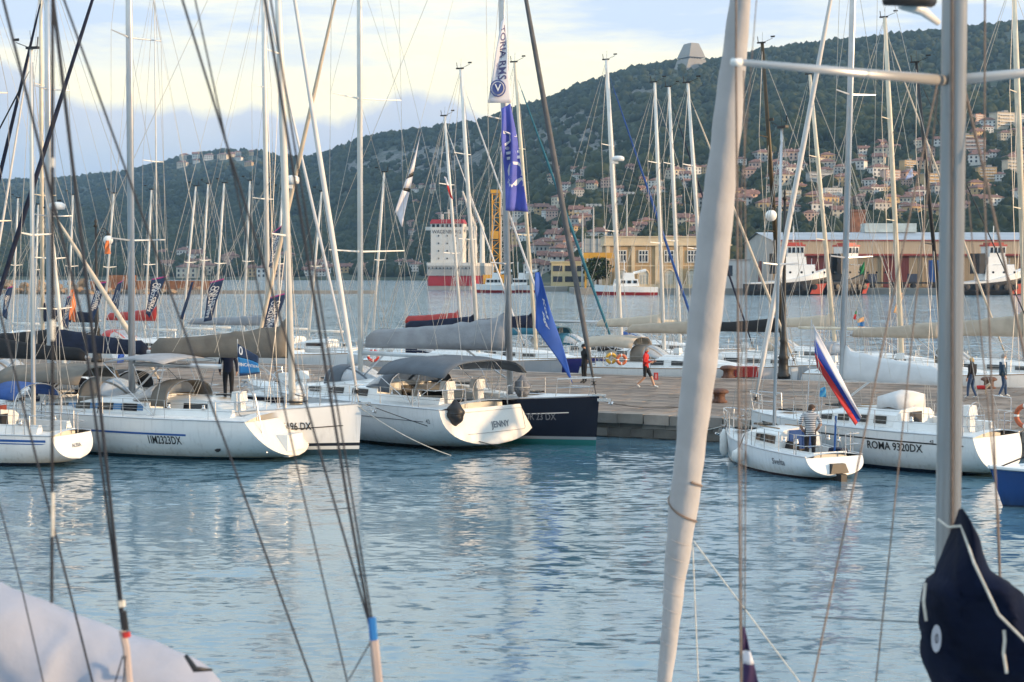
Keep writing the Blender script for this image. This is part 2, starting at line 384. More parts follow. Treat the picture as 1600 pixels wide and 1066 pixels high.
# ---- houses on the slope: each one a thing; every kind is modelled once and copied
wallc = [('cream', (.56, .49, .38)), ('white', (.66, .64, .60)), ('pink', (.52, .36, .29)), ('ochre', (.50, .35, .18)), ('grey', (.40, .39, .37))]
roof_red = mat('roof_tiles', (.19, .095, .07), .85, 0, .5, .8, .4, 6)
roof_grey = mat('roof_flat', (.30, .29, .28), .9, 0, .2, .5)
win_d = mat('window_dark', (.03, .035, .045), .15, 0, .2, 1)
def house_proto(cn, cc, kind):
    r = thing('hillside_house', 'x', 'house')
    wm = mat('wall_' + cn, cc, .9, 0, .12, .3)
    if kind == 'block':
        W, D, Hh = 22, 13, 15
        b = MB(); b.box((0, 0, Hh/2 - 3), (W, D, Hh + 6)); b.build('wall', wm, r)
        b = MB(); b.box((0, 0, Hh + .25), (W + 1.2, D + 1.2, .5)); b.box((4, 1, Hh + 1.6), (5, 5, 2.4)); b.build('roof', roof_grey if cn != 'pink' else roof_red, r)
        for k in range(4):
            b = MB(); b.box((0, -D/2 - .6, 2.7 + k*3.3), (W*.8, 1.2, .9)); b.build('balcony', mat('balcony_white', (.62, .60, .56), .8), r)
        b = MB()
        for k in range(4):
            for j in range(7):
                if (j + k) % 5 != 3: b.box((-8.4 + j*2.8, -D/2 - .02, 4.1 + k*3.3 - 1.6), (1.5, .12, 1.7))
        tag(b.build('glazing', win_d, r), kind='stuff')
    else:
        W, D, Hh = (12, 9, 6.5) if kind == 'hip' else (9.5, 8, 5.2)
        b = MB(); b.box((0, 0, Hh/2 - 3), (W, D, Hh + 6)); b.build('wall', wm, r)
        b = MB(); o = .6; z0 = Hh - .05; z1 = Hh + (2.4 if kind == 'hip' else 2.8); k = W/2 - D/2*(1 if kind == 'hip' else -.1)
        k = k if kind == 'hip' else W/2 + o
        b.add([(-W/2-o, -D/2-o, z0), (W/2+o, -D/2-o, z0), (W/2+o, D/2+o, z0), (-W/2-o, D/2+o, z0), (-k, 0, z1), (k, 0, z1),
               (-W/2-o, -D/2-o, z0-.25), (W/2+o, -D/2-o, z0-.25), (W/2+o, D/2+o, z0-.25), (-W/2-o, D/2+o, z0-.25)],
              [(0, 1, 5, 4), (1, 2, 5), (2, 3, 4, 5), (3, 0, 4), (6, 7, 1, 0), (7, 8, 2, 1), (8, 9, 3, 2), (9, 6, 0, 3), (9, 8, 7, 6)])
        ro = b.build('roof', roof_red, r)
        b = MB(); b.box((W*.22, 1.2, z1 - .2), (.9, .9, 1.8)); b.build('chimney', wm, ro)
        b = MB(); n = 4 if kind == 'hip' else 3
        for k in range(2):
            for j in range(n): b.box((-W/2 + W*(j + .5)/n, -D/2 - .02, 1.6 + k*2.7), (1.2, .12, 1.5))
            for j in range(2): b.box((-W/2 - .02, -D/4 + j*D/2, 1.6 + k*2.7), (.12, 1.2, 1.5))
        tag(b.build('glazing', win_d, r), kind='stuff')
    return r
protos = {}
rh = random.Random(11); HOUSES = []
AREAS = [((640, 762), (292, 425), 30, 's'), ((800, 925), (330, 432), 48, 's'), ((850, 1125), (268, 335), 38, 's'), ((1150, 1330), (248, 345), 44, 's'),
         ((1200, 1300), (290, 335), 9, 'b'), ((1330, 1475), (228, 345), 40, 's'), ((1370, 1475), (228, 320), 9, 'b'), ((1500, 1605), (195, 330), 26, 's'), ((1500, 1600), (195, 300), 12, 'b'),
         ((262, 425), (240, 262), 22, 's'), ((250, 470), (398, 440), 15, 's'), ((480, 660), (418, 436), 12, 's'), ((930, 1120), (340, 400), 20, 's')]
wname = {'hip': 'two-storey house with a red hipped roof', 'gab': 'small house with a red pitched roof', 'block': 'apartment block with rows of balconies'}
def add_house(px, py, kind, ci, scale=1.0):
    Y = find_Y(px, py)
    if Y is None: return
    for (qx, qy, qY) in HOUSES:
        if abs(qx - px) < (9 if kind != 'block' else 20) and abs(qy - py) < 6: return
    X = (px - 800)/F*Y; z = hill_z(px, Y); HOUSES.append((px, py, Y))
    cn, cc = wallc[ci]; key = (cn, kind)
    if key not in protos: protos[key] = o = house_proto(cn, cc, kind)
    else: o = copy_tree(protos[key])
    o.location = (X, Y, z); o.rotation_euler = (0, 0, rh.uniform(-.55, .55)); s = scale*rh.uniform(.65, 1.1)*(.8 if kind == 'block' else 1); o.scale = (s*rh.uniform(.85, 1.15), s, s)
    place = 'on the distant wooded ridge' if py < 265 and px < 500 else ('at the foot of the wooded hill' if py > 395 else 'among trees on the hillside')
    tag(o, f'{cn} {wname[kind]} {place}', 'apartment block' if kind == 'block' else 'house', f'{cn} {kind} buildings {place}')
for (xa, xb), (ya, yb), n, k in AREAS:
    for i in range(n):
        px = rh.uniform(xa, xb); py = rh.uniform(ya, yb)
        kind = 'block' if k == 'b' else rh.choice(('hip', 'hip', 'gab'))
        add_house(px, py, kind, rh.choice((0, 0, 1, 1, 2, 3, 4) if k == 's' else (0, 1, 3, 4, 2)), 1.0 if px > 500 else 1.6)

# ---- the wood: far off and uncountable, one mass of separate crowns
def crown_base(sub):
    t = (1 + 5**.5)/2
    v = [(-1, t, 0), (1, t, 0), (-1, -t, 0), (1, -t, 0), (0, -1, t), (0, 1, t), (0, -1, -t), (0, 1, -t), (t, 0, -1), (t, 0, 1), (-t, 0, -1), (-t, 0, 1)]
    f = [(0, 11, 5), (0, 5, 1), (0, 1, 7), (0, 7, 10), (0, 10, 11), (1, 5, 9), (5, 11, 4), (11, 10, 2), (10, 7, 6), (7, 1, 8),
         (3, 9, 4), (3, 4, 2), (3, 2, 6), (3, 6, 8), (3, 8, 9), (4, 9, 5), (2, 4, 11), (6, 2, 10), (8, 6, 7), (9, 8, 1)]
    v = [Vector(p).normalized() for p in v]
    for _ in range(sub):
        mid = {}; nf = []
        def md(a, b):
            k = (min(a, b), max(a, b))
            if k not in mid: mid[k] = len(v); v.append(((v[a] + v[b])/2).normalized())
            return mid[k]
        for a, b, c in f:
            ab, bc, ca = md(a, b), md(b, c), md(c, a); nf += [(a, ab, ca), (b, bc, ab), (c, ca, bc), (ab, bc, ca)]
        f = nf
    return np.array([tuple(p) for p in v]), np.array(f)
def leaf_mat(name, dark, light, sc_):
    m = bpy.data.materials.new(name); m.use_nodes = True; t = m.node_tree; b = t.nodes['Principled BSDF']; b.inputs['Roughness'].default_value = .9
    b.inputs['Specular IOR Level'].default_value = .2
    co = t.nodes.new('ShaderNodeTexCoord'); n = t.nodes.new('ShaderNodeTexNoise'); n.inputs['Scale'].default_value = sc_; n.inputs['Detail'].default_value = 7; n.inputs['Roughness'].default_value = .65
    t.links.new(co.outputs['Object'], n.inputs['Vector'])
    r = t.nodes.new('ShaderNodeValToRGB'); r.color_ramp.elements[0].position = .33; r.color_ramp.elements[0].color = (*dark, 1)
    r.color_ramp.elements[1].position = .68; r.color_ramp.elements[1].color = (*light, 1); t.links.new(n.outputs[0], r.inputs[0]); t.links.new(r.outputs[0], b.inputs['Base Color'])
    return m
def forest(name, n, sub, size, xr, rng, ymin=0, near=False):
    bv, bf = crown_base(sub); V = []; Fc = []; k = 0; tries = 0
    hx = np.array([(h[0], h[1], h[2]) for h in HOUSES])
    while k < n and tries < n*3:
        tries += 1
        px = rng.uniform(*xr); yr = interp(px, RIDGE); ys = proj_y(interp(px, SDIST), 2) - 2
        py = yr + (ys - yr)*rng.random()**(.9 if not near else .6) if rng.random() > .14 else yr + rng.uniform(-.5, 1.5)
        Y = find_Y(px, py)
        if Y is None: Y = interp(px, RDIST)
        if near != (Y < 1300): continue
        X = (px - 800)/F*Y; z = hill_z(px, Y)
        if z < 3 and px > 780: continue
        if rocky(px, py) + .5*pnoise(Vector((X/45, Y/45, z/30))) > .3 and rng.random() < .72: continue
        d = np.abs(hx[:, 0] - px) < (11 if near else 7); d &= (hx[:, 1] - py < 3) & (hx[:, 1] - py > -11)
        if d.any(): continue
        s = size*(.45 + 1.25*rng.random()**1.6)
        if pnoise(Vector((X/95, Y/95, 9.1))) < -.42 and rng.random() < .8: continue
        jit = np.random.default_rng(tries).uniform(.62, 1.28, (len(bv), 1))
        V.append(bv*jit*np.array([s, s, s*rng.uniform(.75, 1.5)]) + np.array([X, Y, z + s*.45])); Fc.append(bf + k*len(bv)); k += 1
    V = np.concatenate(V); Fc = np.concatenate(Fc)
    me = bpy.data.meshes.new(name); me.vertices.add(len(V)); me.vertices.foreach_set('co', V.ravel()); me.loops.add(Fc.size); me.loops.foreach_set('vertex_index', Fc.ravel().astype(np.int32))
    me.polygons.add(len(Fc)); me.polygons.foreach_set('loop_start', np.arange(0, Fc.size, 3, dtype=np.int32)); me.update(); me.validate()
    return me
_rg = random.Random(3)
me = forest('wood', 30000, 0, 4.6, (-60, 1660), _rg); me.materials.append(leaf_mat('wood_far', (.010, .021, .011), (.055, .064, .023), .02))
tag(ob('wood', me), 'dense green wood covering the far hillside', 'wood', kind='stuff')
me = forest('wood', 4800, 1, 3.3, (640, 1660), _rg, near=True); me.materials.append(leaf_mat('wood_near', (.009, .018, .009), (.045, .053, .020), .08))
tag(ob('wood', me), 'dark trees between the houses low on the slope', 'wood', kind='stuff')

# ---- the concrete temple on the ridge
def temple():
    Y = interp(1078, RDIST) - 40; z = hill_z(1078, Y) - 6; X = (1078 - 800)/F*Y; s = Y/F
    r = thing('hilltop_temple', 'grey concrete triangular church standing on the hill ridge', 'church', (X, Y, z), .5)
    con = mat('temple_concrete', (.27, .26, .24), .85, 0, .1, .05)
    def wedge(x0, x1, z0, z1, t0, t1, name, d=17):
        b = MB(); b.add([(-x0, -d, z0), (x0, -d, z0), (x0, d, z0), (-x0, d, z0), (-x1, -d*t1, z1), (x1, -d*t1, z1), (x1, d*t1, z1), (-x1, d*t1, z1)],
                        [(3, 2, 1, 0), (4, 5, 6, 7), (0, 1, 5, 4), (1, 2, 6, 5), (2, 3, 7, 6), (3, 0, 4, 7)]); b.build(name, con, r)
    wedge(22, 15.5, 0, 19, 1, .95, 'lower_storey'); wedge(15.5, 7, 21.5, 44, 1, .6, 'upper_storey')
    for i in range(5):
        b = MB(); b.box((-10 + i*5, -2, 20), (2.2, 22, 3.2)); b.build('pillar', con, r)
temple()
# ================================================================== FAR SHORE: port quay and buildings
conc = mat('harbour_concrete', (.27, .25, .22), .9, 0, .25, .15, .4, 2)
stone_far = mat('harbour_stone', (.22, .19, .16), .9, 0, .35, .3, .5, 3)
YQ = 432.0
def slab(name, x0, x1, y0, y1, z0, z1, m, parent=None):
    b = MB(); b.box(((x0+x1)/2, (y0+y1)/2, (z0+z1)/2), (x1-x0, y1-y0, z1-z0)); return b.build(name, m, parent)
tag(slab('port_quay', 17.5, 420, YQ, 470, -3, 1.7, conc), kind='structure')
tag(slab('port_pier', -12, 24, 505, 540, -3, 1.6, conc), kind='structure')
tag(slab('breakwater_base', -240, -86, 440, 452, -3, 1.2, stone_far), kind='structure')
tag(slab('jetty', -86, -40, 446, 448.5, -3, 1.0, conc), kind='structure')
# rubble on the breakwater: one boulder modelled a few ways, each laid singly
rb_ = random.Random(5); bv0, bf0 = crown_base(0)
rust = mat('rust_brown', (.22, .10, .05), .9, 0, .35, .4, .5, 3); sand = mat('rock_tan', (.30, .20, .12), .9, 0, .3, .3, .5, 2)
meshes = []
for k in range(5):
    j = np.random.default_rng(k).uniform(.7, 1.25, (12, 1)); b = MB(); b.add([tuple(p) for p in bv0*j], [tuple(f) for f in bf0]); meshes.append(b.mesh('boulder', sand))
bw = bpy.data.objects['breakwater_base']
for i in range(150):
    o = ob('boulder', meshes[i % 5], bw, (rb_.uniform(-205, -88), rb_.uniform(438.5, 444), rb_.uniform(.2, 1.4)), rb_.uniform(0, 6)); s = rb_.uniform(.7, 1.4); o.scale = (s*1.3, s, s*.8)
for i in range(46):
    o = ob('boulder', meshes[i % 5], bw, (rb_.uniform(-205, -125), rb_.uniform(443, 449), rb_.uniform(1.6, 3.2)), rb_.uniform(0, 6)); s = rb_.uniform(.8, 1.6); o.scale = (s*1.2, s, s)
r = thing('rusty_barge', 'rusty brown barge lying along the breakwater', 'barge', (-104, 446, 0))
b = MB(); b.box((0, 0, 2.0), (34, 7, 3.6), 0, 0, 1.03); b.build('hull', rust, r)
for i in range(9):
    b = MB(); b.box((-15 + i*3.8, -3.65, 2.0), (.35, .25, 3.4)); b.build('rib', rust, r)
b = MB(); b.box((-9, 0, 4.6), (7, 4, 1.6)); b.build('hatch', rust, r)

# ---- tan customs building with arched ground-floor windows
def corner(px, Y): return (px - 800)/F*Y
def tan_building():
    Y0 = 442; x0 = corner(946, Y0); x1 = corner(1140, Y0); W = x1 - x0; Ht = 15.4
    r = thing('harbour_building', 'tan two-storey harbour building with white windows and arched ground floor', 'building', (x0, Y0, 1.7))
    tan = mat('stucco_tan', (.45, .30, .155), .9, 0, .2, .2, .3, 2); lt = mat('stucco_cream', (.64, .50, .32), .9, 0, .15, .3)
    wf = mat('window_frame_white', (.68, .66, .60), .7)
    b = MB(); b.box((W/2, 9, 6.2), (W, 18, 12.4)); b.build('wall', tan, r)
    b = MB(); b.box((W/2, 9, 13.5), (W + .5, 18.5, 2.2)); b.build('parapet', lt, r)
    b = MB(); b.box((W/2, 8.9, 12.35), (W + 1.1, 19.1, .4)); b.box((W/2, 8.9, 14.75), (W + .8, 18.8, .3)); b.build('cornice', lt, r)
    b = MB(); b.box((W/2, -.06, .55), (W + .2, .3, 1.1)); b.build('plinth', lt, r)
    b = MB(); b.box((W/2, -.02, 6.4), (W, .22, .3)); b.build('string_course', lt, r)
    for px in (950, 989, 1026, 1064, 1102):
        b = MB(); b.box((corner(px, Y0) - x0, -.1, 6.7), (1.0, .45, 11.1)); b.build('pilaster', lt, r)
    for px in (971, 1005, 1045, 1081, 1118):
        cx = corner(px, Y0) - x0
        wn = thing('window', None, None); wn.parent = r; wn.location = (cx, 0, 9.1)
        b = MB(); b.box((0, -.05, 0), (2.5, .16, 3.1)); b.build('pane', win_d, wn)
        b = MB()
        for xx in (-1.3, -.42, .42, 1.3): b.box((xx, -.16, 0), (.22, .22, 3.3))
        for zz in (-1.65, .45, 1.65): b.box((0, -.165, zz), (2.82, .22, .24))
        b.build('frame', wf, wn)
        wn = thing('window', None, None); wn.parent = r; wn.location = (cx, 0, 2.9)
        arc = [(1.25*math.cos(PI*k/10), -.1, .9 + 1.25*math.sin(PI*k/10)) for k in range(11)]
        b = MB(); b.add([(-1.25, -.1, -2.2), (1.25, -.1, -2.2)] + arc, [tuple(range(13))]); b.build('pane', mat('blind_cream', (.55, .50, .40), .6), wn)
        b = MB(); b.tube([(1.55*math.cos(PI*k/12), -.14, .9 + 1.55*math.sin(PI*k/12)) for k in range(13)], .24, 5); b.box((-1.55, -.14, -.6), (.4, .3, 3)); b.box((1.55, -.14, -.6), (.4, .3, 3)); b.build('surround', lt, wn)
        b = MB()
        for xx in (-.42, .42): b.box((xx, -.16, -.7), (.14, .12, 3.0))
        b.box((0, -.165, .85), (2.5, .12, .16)); b.build('frame', wf, wn)
    return r
tan_building()
def low_building():
    Y0 = 520; x0 = corner(862, Y0); x1 = corner(918, Y0); W = x1 - x0
    r = thing('low_building', 'low cream harbour building with two rows of wide windows', 'building', (x0, Y0, 1.6))
    m = mat('stucco_yellow', (.56, .47, .27), .9, 0, .12, .3)
    b = MB(); b.box((W/2, 5, 4.0), (W, 10, 8.0)); b.build('wall', m, r)
    b = MB(); b.box((W/2, 5, 8.2), (W + .8, 10.8, .4)); b.build('roof', m, r)
    for z in (2.4, 6.0):
        for k in range(3):
            b = MB(); b.box((W*(k + .5)/3, -.06, z), (W/3 - .9, .14, 1.9)); b.build('window', win_d, r)
low_building()
def scaffold():
    Y0 = 560; x0 = corner(914, Y0); W = 12; g = mat('scaffold_grey', (.34, .36, .37), .6, .3)
    r = thing('scaffolded_silo', 'pale grey scaffolded block behind the tan building', 'building', (x0, Y0, 1.6))
    b = MB(); b.box((W/2, 4, 8.5), (W, 7, 17)); b.build('wall', mat('sheet_grey', (.38, .40, .40), .8, 0, .2, .4), r)
    for i in range(6):
        b = MB(); b.tube([(i*W/5, -.4, 0), (i*W/5, -.4, 19)], .12, 4); b.build('upright', g, r)
    for z in range(3, 19, 3):
        b = MB(); b.tube([(0, -.5, z), (W, -.5, z)], .1, 4); b.build('ledger', g, r)
scaffold()
# ---- long corrugated shed
def shed():
    Y0 = 452; x0 = corner(1207, Y0); W = 175; D = 54
    ridge_z = 18.4 - 1.7; eave = 15.7 - 1.7
    r = thing('harbour_shed', 'long tan corrugated dockside shed with dark red doors', 'warehouse', (x0, Y0, 1.7))
    clad = mat('cladding_tan', (.58, .44, .30), .6, 0, .14, .2); clad2 = mat('cladding_dull', (.40, .30, .19), .65, 0, .2, .2); dred = mat('door_red', (.17, .035, .03), .6, 0, .15, .3)
    trim = mat('trim_red', (.26, .05, .04), .6); rf = mat('roof_sheet', (.33, .36, .40), .55, .2, .15, .1)
    b = MB(); b.box((W/2 + .4, D/2 + 1.5, eave/2), (W - .2, D - 3, eave - .1)); b.build('frame', clad2, r)
    b = MB(); b.add([(0, 0, 0), (0, D, 0), (0, D, eave), (0, D/2, ridge_z), (0, 0, eave), (.6, 0, 0), (.6, D, 0), (.6, D, eave), (.6, D/2, ridge_z), (.6, 0, eave)],
                    [(4, 3, 2, 1, 0), (5, 6, 7, 8, 9), (0, 5, 9, 4), (4, 9, 8, 3), (3, 8, 7, 2), (1, 2, 7, 6)]); b.build('gable', mat('gable_grey', (.42, .43, .42), .6, 0, .12, .2), r)
    b = MB(); b.box((-.1, D*.42, 4), (.3, 5, 8)); b.build('door', dred, r)
    b = MB(); b.add([(-.8, -1.2, eave + .12), (W, -1.2, eave + .12), (W, D/2, ridge_z + .3), (-.8, D/2, ridge_z + .3), (W, D + 1, eave + .1), (-.8, D + 1, eave + .1),
                     (-.8, -1.2, eave - .3), (W, -1.2, eave - .3)], [(0, 1, 2, 3), (3, 2, 4, 5), (6, 7, 1, 0)]); b.build('roof', rf, r)
    pm = MB(); pw = 2.5
    for k in range(5): pm.box((-pw/2 + .25 + k*.5, -.04, 0), (.26, .12, 1))
    pm.box((0, .06, 0), (pw - .03, .1, 1))
    up = pm.mesh('panel', clad); lo = pm.mesh('panel', clad2); dm = pm.mesh('panel', dred)
    n = int(W/pw)
    for i in range(n):
        px = 800 + (x0 + (i + .5)*pw)/Y0*F
        o = ob('panel', up, r, ((i + .5)*pw, -.9, eave - 2.2)); o.scale = (1, 1, 3.9)
        isd = any(a <= px <= c for a, c in ((1256, 1294), (1379, 1423), (1588, 1640)))
        o = ob('panel', dm if isd else lo, r, ((i + .5)*pw, -.05, 4.7)); o.scale = (1, 1, 9.2)
    b = MB(); b.box((W/2, -1.0, eave - .15), (W, .5, .35)); b.box((W/2, -1.0, eave - 4.3), (W, .5, .5)); b.build('trim', trim, r)
    b = MB(); b.box((W/2, -.6, eave - 4.65), (W, .9, .2)); b.build('canopy', dred, r)
    b = MB(); b.box((corner(1388, 478) - x0, D/2, ridge_z + 1.6), (16, 6, 2.8)); b.build('roof_light', mat('glasshouse', (.45, .52, .52), .3, 0, .15, .5), r)
    for i in range(14):
        b = MB(); b.box((8 + i*12, -.35, 6), (.3, .35, 11)); b.build('post', clad2, r)
shed()
b_ = thing('site_hut', 'white flat-roofed site hut beside the corrugated shed', 'hut', (corner(1148, 440), 440, 1.7))
b = MB(); b.box((0, 3, 4), (8.6, 6, 8)); b.build('wall', mat('hut_white', (.55, .54, .52), .8, 0, .1, .4), b_)
b = MB(); b.box((0, 3, 8.15), (9.2, 6.6, .3)); b.build('roof', roof_grey, b_)
b = MB(); b.box((-1.5, -.05, 5), (1.6, .14, 3)); b.build('door', win_d, b_)
r = thing('brick_chimney', 'tall square red-brown brick chimney behind the shed', 'chimney', (corner(1338, 540), 540, 1.6))
b = MB(); b.box((0, 0, 13.2), (5.6, 5.6, 26.4), 0, 0, .86); b.build('stack', mat('chimney_brick', (.27, .12, .07), .9, 0, .25, .6, .5, 6), r)
b = MB(); b.box((0, 0, 26.2), (5.6, 5.6, .8)); b.build('cap', mat('chimney_brick2', (.2, .1, .07), .9), r)
for i, (px, yt) in enumerate(((910, 332), (927, 322), (979, 303))):
    Y = 500 + i*25; zt = at(px, yt, Y).z
    r = thing('floodlight_mast', 'tall pale floodlight mast rising over the harbour buildings', 'lamp post', (corner(px, Y), Y, 1.6), 0, 'floodlight masts at the port')
    b = MB(); b.tube([(0, 0, 0), (0, 0, zt - 1.6)], [.42, .22], 8); b.build('pole', mat('galvanised', (.42, .43, .43), .5, .4), r)
    b = MB(); b.box((0, 0, zt - 1.2), (5, .5, .4)); b.build('crossbar', MATS['galvanised'], r)
    for k in range(4):
        b = MB(); b.box((-2.2 + k*1.47, -.4, zt - 1.3), (.9, .8, .8)); b.build('floodlight', MATS['galvanised'], r)
# quay-side clutter: dark flatbed trailers and bollard-high crates
def trailer(px, label):
    r = thing('flatbed_trailer', label, 'trailer', (corner(px, 440), 440, 1.7), 0)
    b = MB(); b.box((0, 0, 1.5), (11, 2.5, .5)); b.build('bed', black, r)
    b = MB(); b.box((-4.2, 0, 2.9), (2.4, 2.5, 2.4), 0, 0, .92); b.build('cab', mat('cab_dark', (.03, .04, .07), .4), r)
    for x in (-4, 1.8, 3.1, 4.4):
        b = MB(); b.tube([(x, -1.3, .65), (x, 1.3, .65)], .62, 10); b.build('wheel', black, r)
    return r
trailer(1385, 'black flatbed truck parked before the red shed door'); trailer(1448, 'black flatbed truck parked left of the blue container')
r = thing('shipping_container', 'blue shipping container standing on the port quay', 'container', (corner(1461, 441), 441, 1.7))
b = MB(); b.box((0, 0, 4), (3.4, 2.4, 8)); b.build('body', blue_m, r)
for k in range(6):
    b = MB(); b.box((-1.4 + k*.56, -1.25, 4), (.2, .12, 7.6)); b.build('rib', blue_m, r)

# ---- tugs and launches
def vessel_hull(r, L, B, fs, fb, m, z0=-.6, name='hull', tr=.8):
    st = []; n = 14
    for i in range(n + 1):
        s = i/n; hw = B/2*(tr + (1 - tr)*min(1, s/.25)) if s < .6 else B/2*(1 - ((s - .6)/.4)**2.2)
        zd = fs + (fb - fs)*s*s; x = -L/2 + s*L; k = max(.02, hw)
        st.append([(x, -k, zd), (x, -k*.92, zd*.35), (x - (L*.05 if s > .9 else 0), -k*.5, z0), (x - (L*.05 if s > .9 else 0), k*.5, z0), (x, k*.92, zd*.35), (x, k, zd)])
    b = MB(); b.rings(st); return b.build(name, m, r)
def tug(px, Y, L, label, flip=1, rz=0.12, body=white):
    r = thing('tugboat', label, 'tugboat', (corner(px, Y), Y, 0), rz if flip > 0 else PI - rz)
    vessel_hull(r, L, 8.5, 3.0, 5.2, mat('tug_black', (.02, .02, .022), .5, 0, .3, .4))
    vessel_hull(r, L*.97, 8.3, 3.4, 7.6, body, 2.2, 'bulwark')
    b = MB(); b.box((L*.08, 0, 6.2), (L*.42, 6.2, 4.2), 0, 0, .9); b.build('deckhouse', body, r)
    b = MB(); b.box((L*.05, 0, 9.2), (L*.26, 5, 2.6), 0, 0, .92); b.build('upper_house', body, r)
    wh = MB(); wh.box((L*.05, 0, 11.9), (4.6, 4.6, 2.9), 0, 0, 1.08); wh.build('wheelhouse', white, r)
    for k in range(4):
        b = MB(); b.box((L*.05 - 1.75 + k*1.17, -2.42, 12.3), (.8, .2, 1.5)); b.build('window', dglass, r)
    b = MB(); b.box((L*.05, 0, 13.6), (5.4, 5.4, .5)); b.box((L*.05, 0, 14.1), (4, 4, .6)); b.build('wheelhouse_top', mat('signal_red', (.42, .06, .04), .5), r)
    b = MB(); b.tube([(L*.05, 0, 14), (L*.05, 0, 19)], .15, 6); b.tube([(L*.05, -1.4, 17), (L*.05, 1.4, 17)], .1, 5); b.build('radar_mast', white, r)
    for y in (-1.9, 1.9):
        b = MB(); b.box((-L*.16, y, 8.6), (1.8, 1.6, 5.6)); b.build('funnel', MATS['tug_black'], r)
    for k in range(5):
        b = MB(); b.lathe([(.05, 0), (.34, .02), (.34, .1), (.05, .12)], 10); o = b.build('porthole', dglass, r); o.location = (-L*.02 + k*3.2, -2.9, 6.2); o.rotation_euler = (R(97), 0, 0)
    for k in range(6):
        b = MB(); b.lathe([(.35, -.35), (.75, -.3), (.75, .3), (.35, .35)], 10); o = b.build('tyre_fender', black, r); o.location = (-L*.4 + k*L*.13, -4.3, 2.2); o.rotation_euler = (R(90), 0, 0)
    b = MB(); b.tube([(L*.5 - .4, 0, 3.6), (L*.43, -2.2, 3.9), (L*.36, -3.4, 3.6)], .5, 8); b.build('bow_fender', black, r)
    b = MB(); b.add([(L*.24, -4.35, 2.9), (L*.40, -3.6, 3.2), (L*.34, -3.3, .3), (L*.20, -4.0, .3), (L*.24, -4.55, 2.9), (L*.40, -3.8, 3.2), (L*.34, -3.5, .3), (L*.20, -4.2, .3)],
                    [(4, 5, 6, 7), (0, 3, 2, 1), (0, 1, 5, 4), (3, 7, 6, 2), (0, 4, 7, 3), (1, 2, 6, 5)]); b.build('draught_panel', MATS['signal_red'], r)
    b = MB(); b.tube([(L*.27, 0, 6.5), (L*.27, 0, 10)], .12, 5); b.tube([(-L*.02, -3, 8.3), (L*.28, -2.6, 8.3)], .06, 4); b.build('rail', steel, r)
    return r
tug(1232, 424, 24, 'black and white tug with orange wheelhouse top at the shed gable')
tug(1545, 424, 22, 'black and white tug with red funnels at the shed far end', 1, .2)
tug(1318, 429, 15, 'small dark tug lying before the tan shed wall', 1, .5, mat('tug_dark', (.05, .055, .06), .5, 0, .2, .4))
def launch(px, Y, L, label, txt=None, name='fire_launch'):
    r = thing(name, label, 'boat', (corner(px, Y), Y, 0), PI)
    vessel_hull(r, L, 4.4, 1.9, 2.6, mat('fire_red', (.40, .025, .025), .4, 0, .12, .6)); vessel_hull(r, L*1.01, 4.5, 2.2, 2.9, white, 1.75, 'gunwale')
    b = MB(); b.box((0, 0, 3.4), (L*.42, 3.2, 2.0), 0, 0, .88); b.build('cabin', white, r)
    b = MB(); b.box((-.6, 0, 5.2), (L*.2, 2.6, 1.8), 0, 0, .86); b.build('wheelhouse', white, r)
    for k in range(4):
        b = MB(); b.box((-L*.14 + k*L*.095, 1.52, 3.6), (1.0, .2, .8)); b.build('window', dglass, r)
    b = MB(); b.tube([(-2, 0, 6), (-5.5, 0, 6.8)], .35, 6); b.build('water_cannon', white, r)
    b = MB(); b.tube([(.5, 0, 6), (.5, 0, 9.5)], .12, 5); b.build('mast', white, r)
    if txt: lettering(r, txt, lambda x, y: (-x - L*.03, 2.28, 1.15 + y), .95, ink_w)
launch(978, 420, 17, 'red fire launch with white cabin before the tan building', 'VIGILI DEL FUOCO')
launch(772, 470, 13, 'red and white motor launch beside the dark harbour pier', None, 'motor_launch')
launch(812, 474, 11, 'red-hulled workboat moored at the pier end', None, 'workboat')
